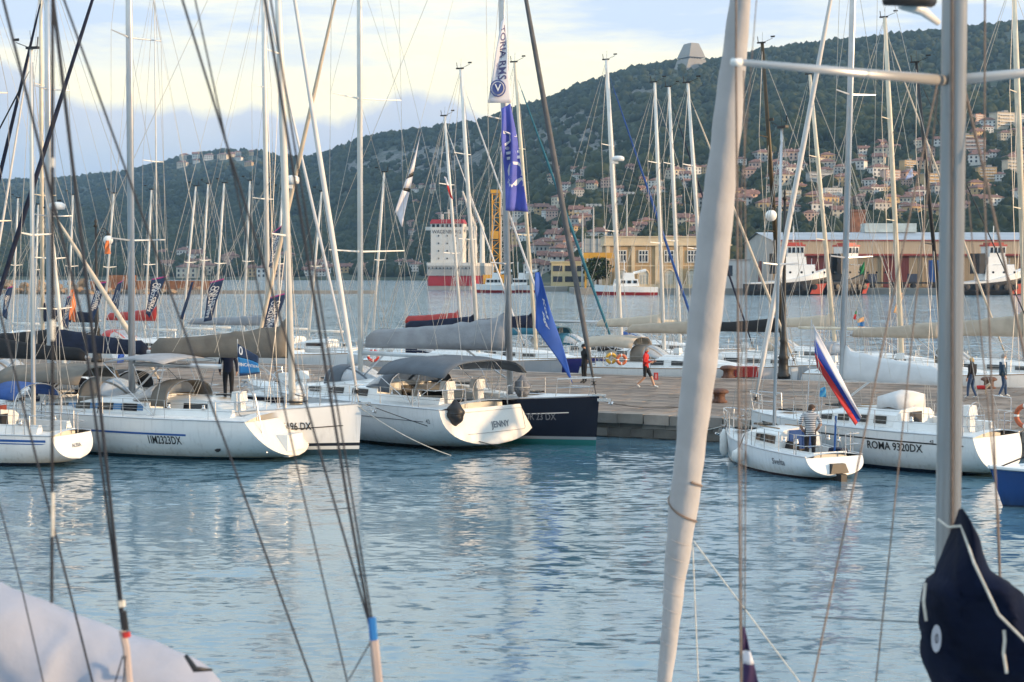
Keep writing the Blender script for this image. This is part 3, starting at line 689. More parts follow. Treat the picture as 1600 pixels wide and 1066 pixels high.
# ---- cargo ship seen from astern
def ship():
    Y = 560; x = corner(703, Y)
    r = thing('cargo_ship', 'red and grey cargo ship with tall white superstructure, seen from astern', 'ship', (x, Y, 0), R(90 - 8))
    redb = mat('ship_red', (.33, .02, .03), .5, 0, .15, .2); gry = mat('ship_grey', (.34, .34, .33), .55, 0, .12, .2); ofw = mat('ship_white', (.66, .63, .58), .5, 0, .08, .2)
    def sec(z0, z1, B, name, m, x0=0, L=88):
        b = MB(); st = []
        for s in (0, .02, .5, .8, .95, 1):
            hw = B/2*(.93 if s == 0 else (1 if s < .6 else 1 - ((s - .6)/.4)**2*.98)); st.append([(x0 + s*L, -hw, z1), (x0 + s*L, -hw*.99, z0), (x0 + s*L, hw*.99, z0), (x0 + s*L, hw, z1)])
        b.rings(st); return b.build(name, m, r)
    sec(-2, 1.5, 19.0, 'boot_top', gry); sec(1.5, 5.4, 19.6, 'hull', redb, -.2, 88.4); sec(5.4, 9.2, 20, 'upper_hull', gry, -.5, 89); sec(9.2, 10.4, 20.2, 'bulwark', ofw, -.6, 89)
    b = MB(); b.box((6, 1.6, 17.0), (9, 13.4, 13.6)); b.build('superstructure', ofw, r)
    b = MB(); b.box((6, 1.6, 24.4), (8, 13.8, 2.4)); b.build('bridge', ofw, r)
    b = MB(); b.box((6, 1.6, 26.2), (8.6, 14.4, 1.6), 0, 0, .9); b.build('bridge_top', redb, r)
    for k in range(7):
        b = MB(); b.box((1.95, -4.0 + k*1.87, 24.6), (.2, 1.2, 1.1)); b.build('bridge_window', dglass, r)
    for k in range(4):
        for j in range(3):
            b = MB(); b.box((1.45, -2.2 + j*3.6, 12 + k*2.9), (.16, .5, .6)); b.build('port', dglass, r)
    for y in (8.4, -7.4):
        b = MB(); b.box((6, y + 1.6*(y < 0)*0, 23.6), (3, 5.5, 1.3)); b.build('bridge_wing', ofw, r)
    b = MB(); b.tube([(6, 1.5, 27), (6, 1.5, 31)], .25, 6); b.tube([(6, -.6, 29.6), (6, 3.6, 29.6)], .15, 5); b.box((6, 4.2, 28), (1, .8, 2.4)); b.build('signal_mast', ofw, r)
    b = MB(); b.box((12, -7.5, 15), (5, 3, 9.5), 0, 0, .9); b.build('funnel', ofw, r)
    for i, xx in enumerate((14, 34)):
        c = MB(); c.tube([(xx, -8, 10), (xx, -8, 25)], [1.2, .9], 8); c.build('crane_pedestal', ofw, r)
        c = MB(); c.tube([(xx, -8, 25), (xx - 6, -4 + i, 38)], [.8, .4], 6); c.build('crane_jib', ofw, r)
    lettering(r, 'WAGENBORG', lambda u, v: (1.4, 1.6 - u, 22.2 + v), 1.9, mat('ink_dull', (.12, .11, .11), .7))
    for k in range(12):
        b = MB(); b.box((-.75, -8.4 + k*1.55, 8.3), (.2, .5, .5)); b.build('fairlead', black, r)
ship()
bpy.data.objects['cargo_ship'].scale = (.9, .88, .95)
def lattice_crane(px, Y, yt, label, m, w=2.6):
    zt = at(px, yt, Y).z - 1.5
    r = thing('lattice_crane', label, 'crane', (corner(px, Y), Y, 1.5))
    for sx in (-1, 1):
        for sy in (-1, 1):
            b = MB(); b.tube([(sx*w/2, sy*w/2, 0), (sx*w/2, sy*w/2, zt)], .2, 4); b.build('chord', m, r)
    b = MB(); n = int(zt/w)
    for k in range(n):
        z0, z1 = k*w, (k + 1)*w; sg = 1 if k % 2 else -1
        for y in (-w/2, w/2): b.tube([(-w/2*sg, y, z0), (w/2*sg, y, z1)], .12, 4); b.tube([(-w/2, y, z1), (w/2, y, z1)], .1, 4)
        for xx in (-w/2, w/2): b.tube([(xx, -w/2*sg, z0), (xx, w/2*sg, z1)], .12, 4)
    tag(b.build('bracing', m, r), kind='stuff')
    b = MB(); b.box((0, 0, zt + .5), (w + 1, w + 1, 1.2)); b.build('head', m, r)
    b = MB(); b.box((0, 0, 2), (w*3.4, w*2.4, 4)); b.build('base', m, r)
    b = MB(); b.box((-.4, -w/2 - .8, zt*.55), (2.6, 1.8, 2.6)); b.build('cab', m, r)
lattice_crane(775, 525, 302, 'yellow lattice crane tower standing on the pier by the cargo ship', mat('crane_yellow', (.60, .30, .03), .5, 0, .15, .5))
lattice_crane(787, 530, 235, 'pale grey lattice crane tower beside the yellow crane', mat('crane_grey', (.4, .42, .43), .5, .2), 1.8)
r = thing('gantry_beam', 'orange-yellow gantry beam before the scaffolded block', 'gantry', (corner(938, 437), 437, 1.7))
b = MB(); b.box((0, 0, 9.3), (9.5, 1, 1.6)); b.build('beam', MATS['crane_yellow'], r)
for xx in (-4.2, 4.2):
    b = MB(); b.box((xx, 0, 4.3), (.5, .7, 8.6)); b.build('leg', MATS['crane_yellow'], r)
# shore tree by the tan building, and a row of small trees along the far shore
def leafy_tree(x, y, z, h, w_, label, name='harbour_tree', n=900, seed=1, group=None):
    r = thing(name, label, 'tree', (x, y, z), 0, group); g = np.random.default_rng(seed)
    b = MB(); b.tube([(0, 0, -.5), (.1*w_*.1, 0, h*.3), (0, 0, h*.6)], [w_*.05, w_*.035, w_*.015], 6)
    for k in range(5):
        an = k*1.3; b.tube([(0, 0, h*(.25 + .06*k)), (math.cos(an)*w_*.3, math.sin(an)*w_*.3, h*(.5 + .07*k))], [w_*.025, w_*.008], 4)
    b.build('trunk', mat('bark', (.09, .065, .045), .95), r)
    p = g.normal(size=(n, 3)); p /= np.linalg.norm(p, axis=1)[:, None]; rad = g.uniform(.35, 1, (n, 1))**.5
    lump = np.array([1 + .35*pnoise(Vector(q*2.1) + Vector((seed, 0, 0))) for q in p])[:, None]
    c = p*rad*lump*np.array([w_/2, w_/2, h*.38]) + np.array([0, 0, h*.62]); s = w_*.055
    V = []; Fs = []
    for k in range(n):
        a = Vector(g.normal(size=3)).normalized(); u = a.orthogonal().normalized(); v = a.cross(u); q = Vector(c[k]); ss = s*g.uniform(.6, 1.5)
        o = len(V); V += [q - u*ss, q + v*ss*.7, q + u*ss, q - v*ss*.7]; Fs.append((o, o + 1, o + 2, o + 3))
    b = MB(); b.add(V, Fs); b.build('crown', leaf_mat('leaves_' + name + str(seed), (.015, .03, .01), (.06, .08, .025), .5), r)
leafy_tree(corner(934, 436), 438, 1.7, 9.5, 8, 'dark round tree on the port quay beside the red fire launch')

# ================================================================== THE PIER WITH ITS PAVING
TH = R(63); QD = Vector((math.sin(TH), -math.cos(TH), 0)); QN = Vector((math.cos(TH), math.sin(TH), 0))
QP = Vector((5.46, 53.4, 0)); QW = 19.3; QZ = .85
def qpt(al, n, z=QZ): p = QP + QD*al + QN*n; p.z = z; return p
qrz = math.atan2(QD.y, QD.x)
pier = ob('pier', None, None, QP, qrz); tag(pier, kind='structure')      # local x along the pier, local y across it
stone = mat('pier_stone', (.30, .265, .23), .85, 0, .28, .5, .5, 7); stone2 = mat('wall_stone', (.20, .185, .165), .9, 0, .4, 1.2, .8, 4)
wet = mat('wall_wet', (.05, .048, .042), .5, 0, .5, 1.5, .8, 4)
b = MB(); b.box((-20, QW/2, (QZ - .09)/2 - 1.5), (170, QW - .3, QZ - .09 + 3)); b.build('core', stone2, pier)
rq = random.Random(21)
# coping stones and wall blocks along the near edge, each its own piece
def block_mesh(m, sx, sy, sz, seed):
    g = random.Random(seed); b = MB(); b.box((0, 0, 0), (sx, sy, sz)); e = .02
    b.v = [(x + g.uniform(-e, e), y + g.uniform(-e, e), z + g.uniform(-e, e)*.5) for x, y, z in b.v]; me = b.mesh('stone_block', m); return me
cop = [block_mesh(mat('coping%d' % k, c, .85, 0, .3, 1.0, .5, 7), .96, .7, .34, k) for k, c in enumerate(((.30, .25, .21), (.24, .21, .18), (.33, .275, .23), (.2, .18, .16)))]
wal = [block_mesh(stone2, .86, .4, .30, 9), block_mesh(mat('wall_dark', (.13, .12, .105), .9, 0, .4, 1.2, .8, 4), .86, .4, .30, 10)]
wem = [block_mesh(wet, .86, .4, .34, 12)]
for i in range(62):
    x = -22 + i*.98; o = ob('coping_stone', cop[rq.randrange(4)], pier, (x, .28 + rq.uniform(-.02, .02), QZ - .165 + rq.uniform(-.012, .012))); o.scale.x = rq.uniform(.97, 1.0)
for row, (z, ms) in enumerate(((.50, wal), (.185, wal), (-.15, wem))):
    for i in range(34):
        x = -5 + i*.88 + (.44 if row % 2 else 0); ob('wall_block', ms[rq.randrange(len(ms))], pier, (x, .28 + rq.uniform(-.03, .05) + .02*row, z))
# paving slabs: nearest ones singly, the rest joined
slabm = [block_mesh(mat('slab%d' % k, c, .88, 0, .42, .9, .45, 9), .97, 1.37, .09, 30 + k) for k, c in enumerate(((.205, .158, .125), (.175, .138, .112), (.23, .178, .14), (.145, .118, .098)))]
cnt = 0; far = MB()
for j in range(13):
    y = 1.36 + j*1.4
    for i in range(-68, 60):
        x = i*1.0 + (.5 if j % 2 else 0); wpt = qpt(x, y); px = 800 + wpt.x/wpt.y*F
        if not (400 < px < 1700): 
            if -200 < px < 1900: far.box((x, y, QZ - .045 + rq.uniform(-.006, .006)), (.975, 1.375, .09), rq.randrange(3))
            continue
        vis = 930 < px < 1500 and j < 10
        if vis and cnt < 280:
            ob('paving_slab', slabm[rq.randrange(4)], pier, (x, y, QZ - .045 + rq.uniform(-.008, .008))); cnt += 1
        else: far.box((x, y, QZ - .045 + rq.uniform(-.006, .006)), (.975, 1.375, .09), rq.randrange(3))
tag(far.build('paving', [MATS['slab0'], MATS['slab1'], MATS['slab2']], pier), kind='stuff')
b = MB(); b.box((-20, QW - .3, QZ - .17 + .02), (150, .7, .34)); b.build('far_coping', MATS['coping0'], pier)
# mooring bollards
rustm = mat('bollard_rust', (.12, .055, .035), .75, 0, .35, 5, .6, 20)
def bollard(px, py, s, label):
    p = onz(px, py, QZ); r = thing('mooring_bollard', label, 'bollard', p)
    b = MB(); b.lathe([(.36, 0), (.36, .08), (.27, .12), (.25, .34), (.30, .40)], 16); b.build('post', rustm, r, True)
    b = MB(); b.lathe([(.30, .40), (.42, .44), (.43, .52), (.34, .60), (.15, .64), (.01, .65)], 16); b.build('head', rustm, r, True); r.scale = (s, s, s); return r
bollard(1124, 629, .85, 'rusty mushroom bollard on the pier edge beside the white furled sail')
bollard(1138, 591, .95, 'tall rusty bollard on the far pier edge by the white boats')
bollard(1545, 607, .8, 'rusty bollard on the pier between the walking couple')
bollard(1490, 606, .8, 'rusty bollard on the far pier edge behind the tall mast')
# ornate lamp posts with globes
iron = mat('cast_iron', (.03, .03, .03), .5, .3, .3, 6)
globe = mat('globe_glass', (.85, .84, .80), .15, 0, .02, 2)
def lamp_post(px, py, H, label, sides=(-1, 1)):
    p = onz(px, py, QZ); r = thing('street_lamp', label, 'street lamp', p, .2)
    b = MB(); b.lathe([(.34, 0), (.34, .18), (.25, .28), (.22, .9), (.28, 1.0), (.2, 1.12), (.16, 1.7), (.2, 1.8), (.12, 1.95), (.085, H*.6), (.065, H)], 12); b.build('post', iron, r, True)
    b = MB(); b.lathe([(.05, H), (.14, H + .05), (.04, H + .2), (.09, H + .32), (.01, H + .55)], 8); b.build('finial', iron, r, True)
    for sgn in sides:
        b = MB(); b.tube([(sgn*(.05 + .62*k/10), 0, H - .5 + .35*math.sin(PI*k/10) + .18*k/10) for k in range(11)], .028, 5)
        b.tube([(sgn*(.32 + .17*math.cos(a)*(1 - a/9)), 0, H - .42 + .17*math.sin(a)*(1 - a/9)) for a in [q*.5 for q in range(14)]], .018, 4); arm = b.build('arm', iron, r)
        b = MB(); b.lathe([(.03, .12), (.12, .06), (.13, -.02), (.05, -.04)], 10, (sgn*.67, 0, H - .42)); b.build('cap', iron, arm)
        b = MB(); b.lathe([(.27*math.sin(PI*k/12) + .002, -.27*math.cos(PI*k/12)) for k in range(13)], 16, (sgn*.67, 0, H - .72)); b.build('globe', globe, arm, True)
lamp_post(1224, 592, 8.4, 'ornate iron lamp post with a white globe on the pier near the bollard', (-1,))
lamp_post(152, 566, 7.55, 'ornate iron lamp post with a white globe behind the blue-striped yachts', (1,))
# ================================================================== SAILING YACHTS
class Hull:
    def __init__(s, L, B, fs, fb, tr=.85, trake=.3, tz=.1, srake=.15):
        s.L, s.B, s.fs, s.fb, s.tr, s.trake, s.tz, s.srake = L, B, fs, fb, tr, trake, tz, srake
    def half(s, q):
        if q < .42: return s.B/2*(s.tr + (1 - s.tr)*math.sin(PI/2*q/.42))
        k = (q - .42)/.58; return s.B/2*max(.004, (1 - k**2.1)**1.0)
    def zd(s, q): return s.fs + (s.fb - s.fs)*(.2*q + .8*q*q)
    def zk(s, q): return -.5 + (s.tz + .5)*max(0, 1 - q/.38)**1.8
    def ex(s, q): return 2.7 - 1.4*q**2
    def pt(s, q, t, side, out=0.0):
        zk, zd = s.zk(q), s.zd(q); z = zk + (zd - zk)*t; y = s.half(q)*(1 - (1 - t)**s.ex(q))**(.5 + .3*q) + out
        x = q*s.L - s.trake*(1 - t)*(1 - q)**8 + s.srake*(t - 1)*q**10
        return (x, y*side, z)
    def side(s, x, z, side, out=.012):
        q = min(1, max(0, x/s.L)); zk, zd = s.zk(q), s.zd(q); t = min(1, max(0.001, (z - zk)/(zd - zk)))
        return (x, side*(s.half(q)*(1 - (1 - t)**s.ex(q))**(.5 + .3*q) + out), z)
def seg(q): return [(q[i], q[i+1]) for i in range(len(q) - 1)]

def yacht(label, pos, hdir, L=12, B=3.9, fs=1.15, fb=1.45, hullm=None, tr=.85, trake=.3, tz=.1, transm=None, ms=.57, mast_top=17.5, mast_base_dx=None,
          mr=.095, mastm=alu, rake=0.0, sp=(.36, .66), spl=.62, boom=.38, boomz=1.35, boom_up=0.0, boomm=alu, cover=canvas_grey, coverh=.62, furl=sail_white, furl_r=.07, furl_top=.94,
          hood=canvas_slate, bimini=None, stripe=None, stripe2=None, wins=3, winband=None, detail=1, wheels=1, name='sailing_yacht', group=None, cabin=True, pulpit=True, roll=0.0, ports=0, backstay=True, coam=True):
    """detail 2 = close, 1 = mid distance, 0 = far (no stanchions or deck gear)"""
    H = Hull(L, B, fs, fb, tr, trake, tz); rz = math.atan2(hdir[1], hdir[0])
    r = thing(name, label, 'sailboat', (pos[0], pos[1], 0), rz, group); r['hull'] = 1; del r['hull']
    hullm = hullm or MATS['hull_white']; transm = transm or hullm
    NQ = 22; NTt = 11; qs = [1 - (1 - i/NQ)**1.25 for i in range(NQ + 1)]; ts = [(k/NTt)**1.9 for k in range(NTt + 1)]
    st = [[H.pt(q, t, -1) for t in reversed(ts)] + [H.pt(q, t, 1) for t in ts[1:]] for q in qs]
    b = MB(); b.rings(st, 0, False, False); o = b.build('hull', hullm, r, True)
    b = MB()
    nv = 8; rows = [[(H.pt(0, t, 1)[0] - .004 - .06*(1 - (2*j/nv - 1)**2), H.pt(0, t, 1)[1]*(2*j/nv - 1), H.pt(0, t, 1)[2]) for j in range(nv + 1)] for t in ts]
    b.add([p for rr in rows for p in rr], [(i*(nv+1) + j, i*(nv+1) + j + 1, (i+1)*(nv+1) + j + 1, (i+1)*(nv+1) + j) for i in range(NTt) for j in range(nv)]); b.build('transom', transm, r, True)
    # deck with an open cockpit well
    q0, q1 = .035, .30; dq = [0, .018, q0] + [q0 + (q1 - q0)*k/5 for k in range(1, 6)] + [q1 + (1 - q1)*k/12 for k in range(1, 13)]
    dv = [-1, -.9, -.58, -.3, 0, .3, .58, .9, 1]
    P = [[(q*L, H.half(q)*v, H.zd(q) + .045*B*(1 - v*v)*(1 - .6*q)) for v in dv] for q in dq]
    nd = len(dv); fs_ = []
    for i in range(len(dq) - 1):
        for j in range(nd - 1):
            if q0 - 1e-6 <= dq[i] < q1 - 1e-6 and 2 <= j <= 5: continue
            fs_.append((i*nd + j, (i+1)*nd + j, (i+1)*nd + j + 1, i*nd + j + 1))
    b = MB(); b.add([p for rr in P for p in rr], fs_); b.build('deck', deckm, r, True)
    zc = H.zd(.15) - .42; hw0 = H.half(q0)*.58; hw1 = H.half(q1)*.58
    b = MB(); ring = [(q0*L, -hw0), (q1*L, -hw1), (q1*L, hw1), (q0*L, hw0)]
    b.add([(x, y, zc) for x, y in ring] + [(x, y, fs + .12) for x, y in ring], [(0, 1, 2, 3), (0, 4, 5, 1), (2, 1, 5, 6), (3, 2, 6, 7), (0, 3, 7, 4)]); b.build('cockpit', white, r)
    if detail and coam:
        b = MB()
        for sd_ in (-1, 1): b.rings([[(x, sd_*(w_ + d), z) for d, z in ((0, fs), (.04, fs + .3), (.2, fs + .32), (.32, fs + .02))] for x, w_ in ((q0*L + .3, hw0 - .04), (q1*L, hw1 - .04))])
        b.build('coaming', white, r)
    if detail:
        b = MB()
        for sd_ in (-1, 1): b.tube([H.pt(q, 1, sd_, .0)[:2] + (H.zd(q) + .03,) for q in qs], .022, 4)
        b.build('toe_rail', teak if detail == 1 else alu, r)
    # coachroof
    cz = 0
    if cabin:
        c0, c1 = q1, .76; st = []
        for k in range(9):
            u = k/8; q = c0 + (c1 - c0)*u; wd = H.half(q)*(.66 - .1*u); hh = .52*(1 - u**2.2) + .03; z = H.zd(q) + .02
            st.append([(q*L, -wd, z), (q*L, -wd*.93, z + hh*.75), (q*L, -wd*.72, z + hh), (q*L, 0, z + hh*1.14), (q*L, wd*.72, z + hh), (q*L, wd*.93, z + hh*.75), (q*L, wd, z)])
        b = MB(); b.rings(st, 0, True, True); me = b.mesh('cabin', deckm if detail < 2 else white); smooth_by_angle(me, 30); cab = ob('cabin', me, r)
        def cab_side(u, v, sd_, o=.012):
            q = c0 + (c1 - c0)*u; wd = H.half(q)*(.66 - .1*u); hh = .52*(1 - u**2.2) + .03; return (q*L, sd_*(wd*(1 - .07*v/.75) + o), H.zd(q) + .02 + hh*v)
        if winband:
            for sd_ in (-1, 1):
                b = MB(); b.grid(lambda u, v: cab_side(.04 + .8*u, .30 + .36*v, sd_, .008), 10, 1, 0, .01); b.build('window_band', winband, cab)
        for sd_ in (-1, 1):
            for k in range(wins):
                u0 = .08 + k*.66/max(1, wins); u1 = u0 + .42/max(1, wins)
                b = MB(); b.grid(lambda u, v: cab_side(u0 + (u1 - u0)*u, .26 + .42*v, sd_, .016), 4, 1, 0, .014); b.build('cabin_window', dglass, cab)
        cz = .5
        if detail == 2:
            for k, (q, wd) in enumerate(((.62, .5), (.48, .42), (.82, .55))):
                b = MB(); zz = H.zd(q) + (.40 if q < .76 else .09); b.box((q*L, 0, zz + .09), (wd, wd, .05)); b.build('hatch', dglass, r)
            b = MB(); b.tube([(q1*L + .3, .5, H.zd(q1) + .6), (.55*L, .45, H.zd(.55) + .52)], .018, 5); b.tube([(q1*L + .3, -.5, H.zd(q1) + .6), (.55*L, -.45, H.zd(.55) + .52)], .018, 5); b.build('grab_rail', teak, r)
            for sd_ in (-1, 1):
                for q in (.14, .24):
                    b = MB(); b.lathe([(.07, 0), (.07, .04), (.045, .07), (.045, .11), (.06, .13), (.01, .14)], 10, (q*L, sd_*(H.half(q)*.58 + .12), fs + .32)); b.build('winch', steel, r, True)
    # hull ports and stripes
    for sd_ in (-1, 1):
        for k in range(ports):
            x0 = L*(.30 + .2*k)
            b = MB(); b.grid(lambda u, v: H.side(x0 + .62*u, fs*.52 + .2*v, sd_, .01), 3, 2, 0, .012); b.build('hull_window', dglass, r)
        for sp_ in (stripe, stripe2):
            if sp_:
                m_, off, hgt, qa, qb = sp_
                b = MB(); b.grid(lambda u, v: H.side((qa + (qb - qa)*u)*L, H.zd(qa + (qb - qa)*u) - off - hgt*v, sd_, .006), 24, 1, 0, .006); b.build('stripe', m_, r)
    # guard rails
    if detail:
        SQ = (.10, .22, .34, .46, .58, .70, .82) if detail == 2 else (.12, .36, .60, .82)
        for sd_ in (-1, 1):
            for q in SQ:
                b = MB(); y = sd_*(H.half(q) - .06); b.tube([(q*L, y, H.zd(q)), (q*L, y, H.zd(q) + .62)], .013, 5); b.build('stanchion', steel, r)
            b = MB()
            for hh in (.32, .61): b.tube([(q*L, sd_*(H.half(q) - .06), H.zd(q) + hh) for q in ((.015,) + SQ + (.93,))], .006, 4)
            b.build('lifeline', wire, r)
    if pulpit:
        zb = H.zd(.97); b = MB()
        b.tube([(.90*L, H.half(.9) - .03, H.zd(.9)), (.905*L, H.half(.9) - .03, zb + .6), (.985*L, .2, zb + .64), (1.005*L, 0, zb + .65), (.985*L, -.2, zb + .64), (.905*L, -(H.half(.9) - .03), zb + .6), (.90*L, -(H.half(.9) - .03), H.zd(.9))], .017, 6)
        b.tube([(.975*L, .14, zb), (.985*L, .2, zb + .64)], .015, 5); b.tube([(.975*L, -.14, zb), (.985*L, -.2, zb + .64)], .015, 5)
        b.tube([(.905*L, H.half(.9) - .03, zb + .3), (.98*L, .17, zb + .33)], .012, 5); b.tube([(.905*L, -H.half(.9) + .03, zb + .3), (.98*L, -.17, zb + .33)], .012, 5)
        b.build('pulpit', steel, r)
        for sd_ in (-1, 1):
            b = MB(); w_ = H.half(.01) - .05
            b.tube([(.08*L, sd_*H.half(.08)*.96, fs), (.08*L, sd_*H.half(.08)*.96, fs + .62), (.02*L, sd_*w_, fs + .62), (.008*L, sd_*w_*.45, fs + .62), (.008*L, sd_*w_*.45, fs)], .017, 6)
            b.tube([(.08*L, sd_*H.half(.08)*.96, fs + .32), (.02*L, sd_*w_, fs + .32), (.008*L, sd_*w_*.45, fs + .32)], .013, 5)
            b.build('pushpit', steel, r)
    if detail == 2:
        b = MB(); zb = H.zd(1); b.box((L + .02, 0, zb + .04), (.5, .16, .06)); b.box((L + .2, 0, zb - .12), (.5, .08, .1)); b.tube([(L + .1, 0, zb + .02), (L + .42, 0, zb - .2)], .03, 5); b.tube([(L + .42, -.16, zb - .2), (L + .45, 0, zb - .26), (L + .42, .16, zb - .2)], .035, 5); b.build('anchor', steel, r)
    # mast and rigging
    mx = ms*L if mast_base_dx is None else mast_base_dx; qm = mx/L; zm = H.zd(qm) + (cz*.8 if cabin else 0)
    k = Vector((-math.tan(rake), math.tan(roll), 1))
    def mp(z): return Vector((mx, 0, zm)) + k*(z - zm)
    b = MB(); b.tube([mp(zm - .3), mp(zm + (mast_top - zm)*.7), mp(mast_top)], [mr, mr, mr*.72], 10, 0, .72); mast = b.build('mast', mastm, r, True)
    if detail == 2:
        b = MB(); c_ = mp(zm + 1); d_ = mp(mast_top - .4); b.tube([c_ - Vector((mr + .004, 0, 0)), d_ - Vector((mr*.75, 0, 0))], .016, 4); b.build('sail_track', steel, mast)
    b = MB(); tp = mp(mast_top); b.box((tp.x - .05, tp.y, tp.z + .03), (.42, .12, .07)); b.tube([tp, tp + Vector((0, .05, .55))], .007, 4); b.tube([tp + Vector((.1, 0, .05)), tp + Vector((.55, 0, .22))], .012, 4); b.box((tp.x + .55, tp.y, tp.z + .3), (.22, .02, .08)); b.tube([tp + Vector((-.2, 0, 0)), tp + Vector((-.25, 0, .35))], .02, 4); b.build('masthead', black, mast)
    ch = H.half(qm)*.93; tips = {1: [], -1: []}
    for f in sp:
        zz = zm + (mast_top - zm)*f; c = mp(zz); ln = max(ch*spl, .5) * (1.15 - .25*f)
        for sd_ in (-1, 1):
            t_ = c + Vector((-.22*ln, sd_*ln, .05)); tips[sd_].append(t_); b = MB(); b.tube([c, t_], [.034, .02], 6, 0, .5); b.build('spreader', mastm, mast)
    wr = .009 if detail == 2 else .0125
    for sd_ in (-1, 1):
        cp = Vector((mx - .1, sd_*ch, H.zd(qm))); b = MB(); b.tube([cp] + tips[sd_] + [mp(mast_top - .15)], wr, 4); b.build('shroud', wire, r)
        if tips[sd_]:
            z1 = zm + (mast_top - zm)*sp[0] - .1; b = MB(); b.tube([cp + Vector((.25, 0, 0)), mp(z1)], wr, 4); b.tube([cp + Vector((-.4, 0, 0)), mp(z1)], wr, 4)
            for i in range(len(tips[sd_])):
                zt = zm + (mast_top - zm)*(sp[i + 1] if i + 1 < len(sp) else .985); b.tube([tips[sd_][i], mp(zt - .05)], wr*.9, 4)
            b.build('lower_shroud', wire, r)
    if backstay:
        b = MB(); y_ = .42*H.half(0); kz = mp(mast_top)*.28 + Vector((.05, 0, fs))*.72
        b.tube([mp(mast_top), kz], wr, 4); b.tube([kz, (.05, y_, fs)], wr, 4); b.tube([kz, (.05, -y_, fs)], wr, 4); b.build('backstay', wire, r)
    fh = mp(zm + (mast_top - zm)*furl_top) + Vector((mr, 0, 0)); bw_ = Vector((L - .12, 0, H.zd(1) + .08))
    if furl:
        b = MB(); n = 12; pts = [bw_.lerp(fh, u) for u in [.03 + .93*i/n for i in range(n + 1)]]
        rr = [furl_r*(.45 + .62*math.sin(PI*min(1, (.10 + i/n*.9))**.75)) + random.uniform(-.004, .004) for i in range(n + 1)]; rr[0] = .04; rr[-1] = .025
        b.tube(pts, rr, 8); b.tube([bw_, bw_.lerp(fh, .03)], .02, 5); b.tube([bw_.lerp(fh, .96), fh], .01, 4); b.build('furled_sail', furl, r, True)
        b = MB(); p_ = bw_.lerp(fh, .02); b.lathe([(.09, -.06), (.09, -.04), (.04, -.03), (.04, .03), (.09, .04), (.09, .06)], 10, p_); b.build('furler_drum', black, r)
    else:
        b = MB(); b.tube([bw_, fh], wr, 4); b.build('forestay', wire, r)
    # boom and its sail cover
    if boom:
        bz = zm + boomz; bl = boom*L; g0 = mp(bz) - Vector((mr, 0, 0)); g1 = g0 + Vector((-bl, 0, bl*boom_up)); b = MB(); b.tube([g0, g1], [.085, .075], 8, 0, .7); bo = b.build('boom', boomm, r, True)
        if cover:
            rs = []; n = 16; rg = random.Random(int(L*100 + mx*10))
            for i in range(n + 1):
                u = i/n; c = g0.lerp(g1, u*.97); hh = coverh*(.5 + .5*(1 - u)**1.4) * (1 + rg.uniform(-.05, .05)); wd = .17*(1 - .3*u) * (1 + rg.uniform(-.12, .12)); 
                if i == 0: hh *= 1.25; wd *= .55
                if i == n: hh *= .5; wd *= .6
                sag = -.12
                rs.append([(c.x, c.y + wd*yy, c.z + sag + (hh - sag)*zz) for yy, zz in ((0, 0), (.75, .06), (1, .28), (.85, .55), (.5, .82), (.12, 1), (-.12, 1), (-.5, .82), (-.85, .55), (-1, .28), (-.75, .06))])
            b = MB(); b.rings(rs); b.build('sail_cover', cover, bo, True)
            if detail == 2:
                b = MB()
                for u in (.2, .5, .8):
                    c = g0.lerp(g1, u)
                    for sd_ in (-1, 1): b.tube([c + Vector((0, sd_*.18, .05)), mp(zm + (mast_top - zm)*.45)], .005, 4)
                b.build('lazy_jack', rope_w, r)
        b = MB(); b.tube([g1, mp(mast_top - .1)], wr*.7, 4); b.build('topping_lift', rope_w, r)
        b = MB(); b.tube([g0.lerp(g1, .3), mp(zm + .15)], .035, 6); b.build('kicker', alu, r)
        b = MB()
        for dx in (-.06, 0, .06): b.tube([g0.lerp(g1, .82) + Vector((dx, 0, -.05)), (max(.25*L, 1) + dx*3, 0, fs + .35)], .008, 4)
        b.build('mainsheet', rope_w, r)
    # spray hood with clear front
    zh = H.zd(q1)
    if hood:
        w_ = H.half(q1)*.66; hx = q1*L
        def hd(u, v):
            an = PI*v; x = hx + .95 - 1.65*u; k_ = math.sin(PI/2*min(1, .12 + u*1.35)); return (x, -w_*math.cos(an)*(.86 + .14*u), zh + .34 + (.78*k_)*math.sin(an)**.62)
        b = MB(); b.grid(lambda u, v: hd(.60 + .40*u, v), 5, 14, 0, .015); hh_ = b.build('spray_hood', hood, r, True)
        b = MB(); b.grid(lambda u, v: hd(.0 + .598*u, .04 + .92*v), 6, 12, 0, .008); b.build('clear_panel', mat('clear_vinyl', (.50, .53, .56), .12, 0, .15, 2, .2, 4, **{'Alpha': .6}), hh_, True)
        b = MB(); b.tube([hd(1, k_/14) for k_ in range(15)], .014, 5); b.build('hoop', steel, hh_)
        for v_ in (.04, .30, .70, .96):
            b = MB(); b.grid(lambda u, v: hd(.0 + .6*u, v_ - .018 + .036*v), 5, 1, 0, .02); b.build('binding', hood, hh_)
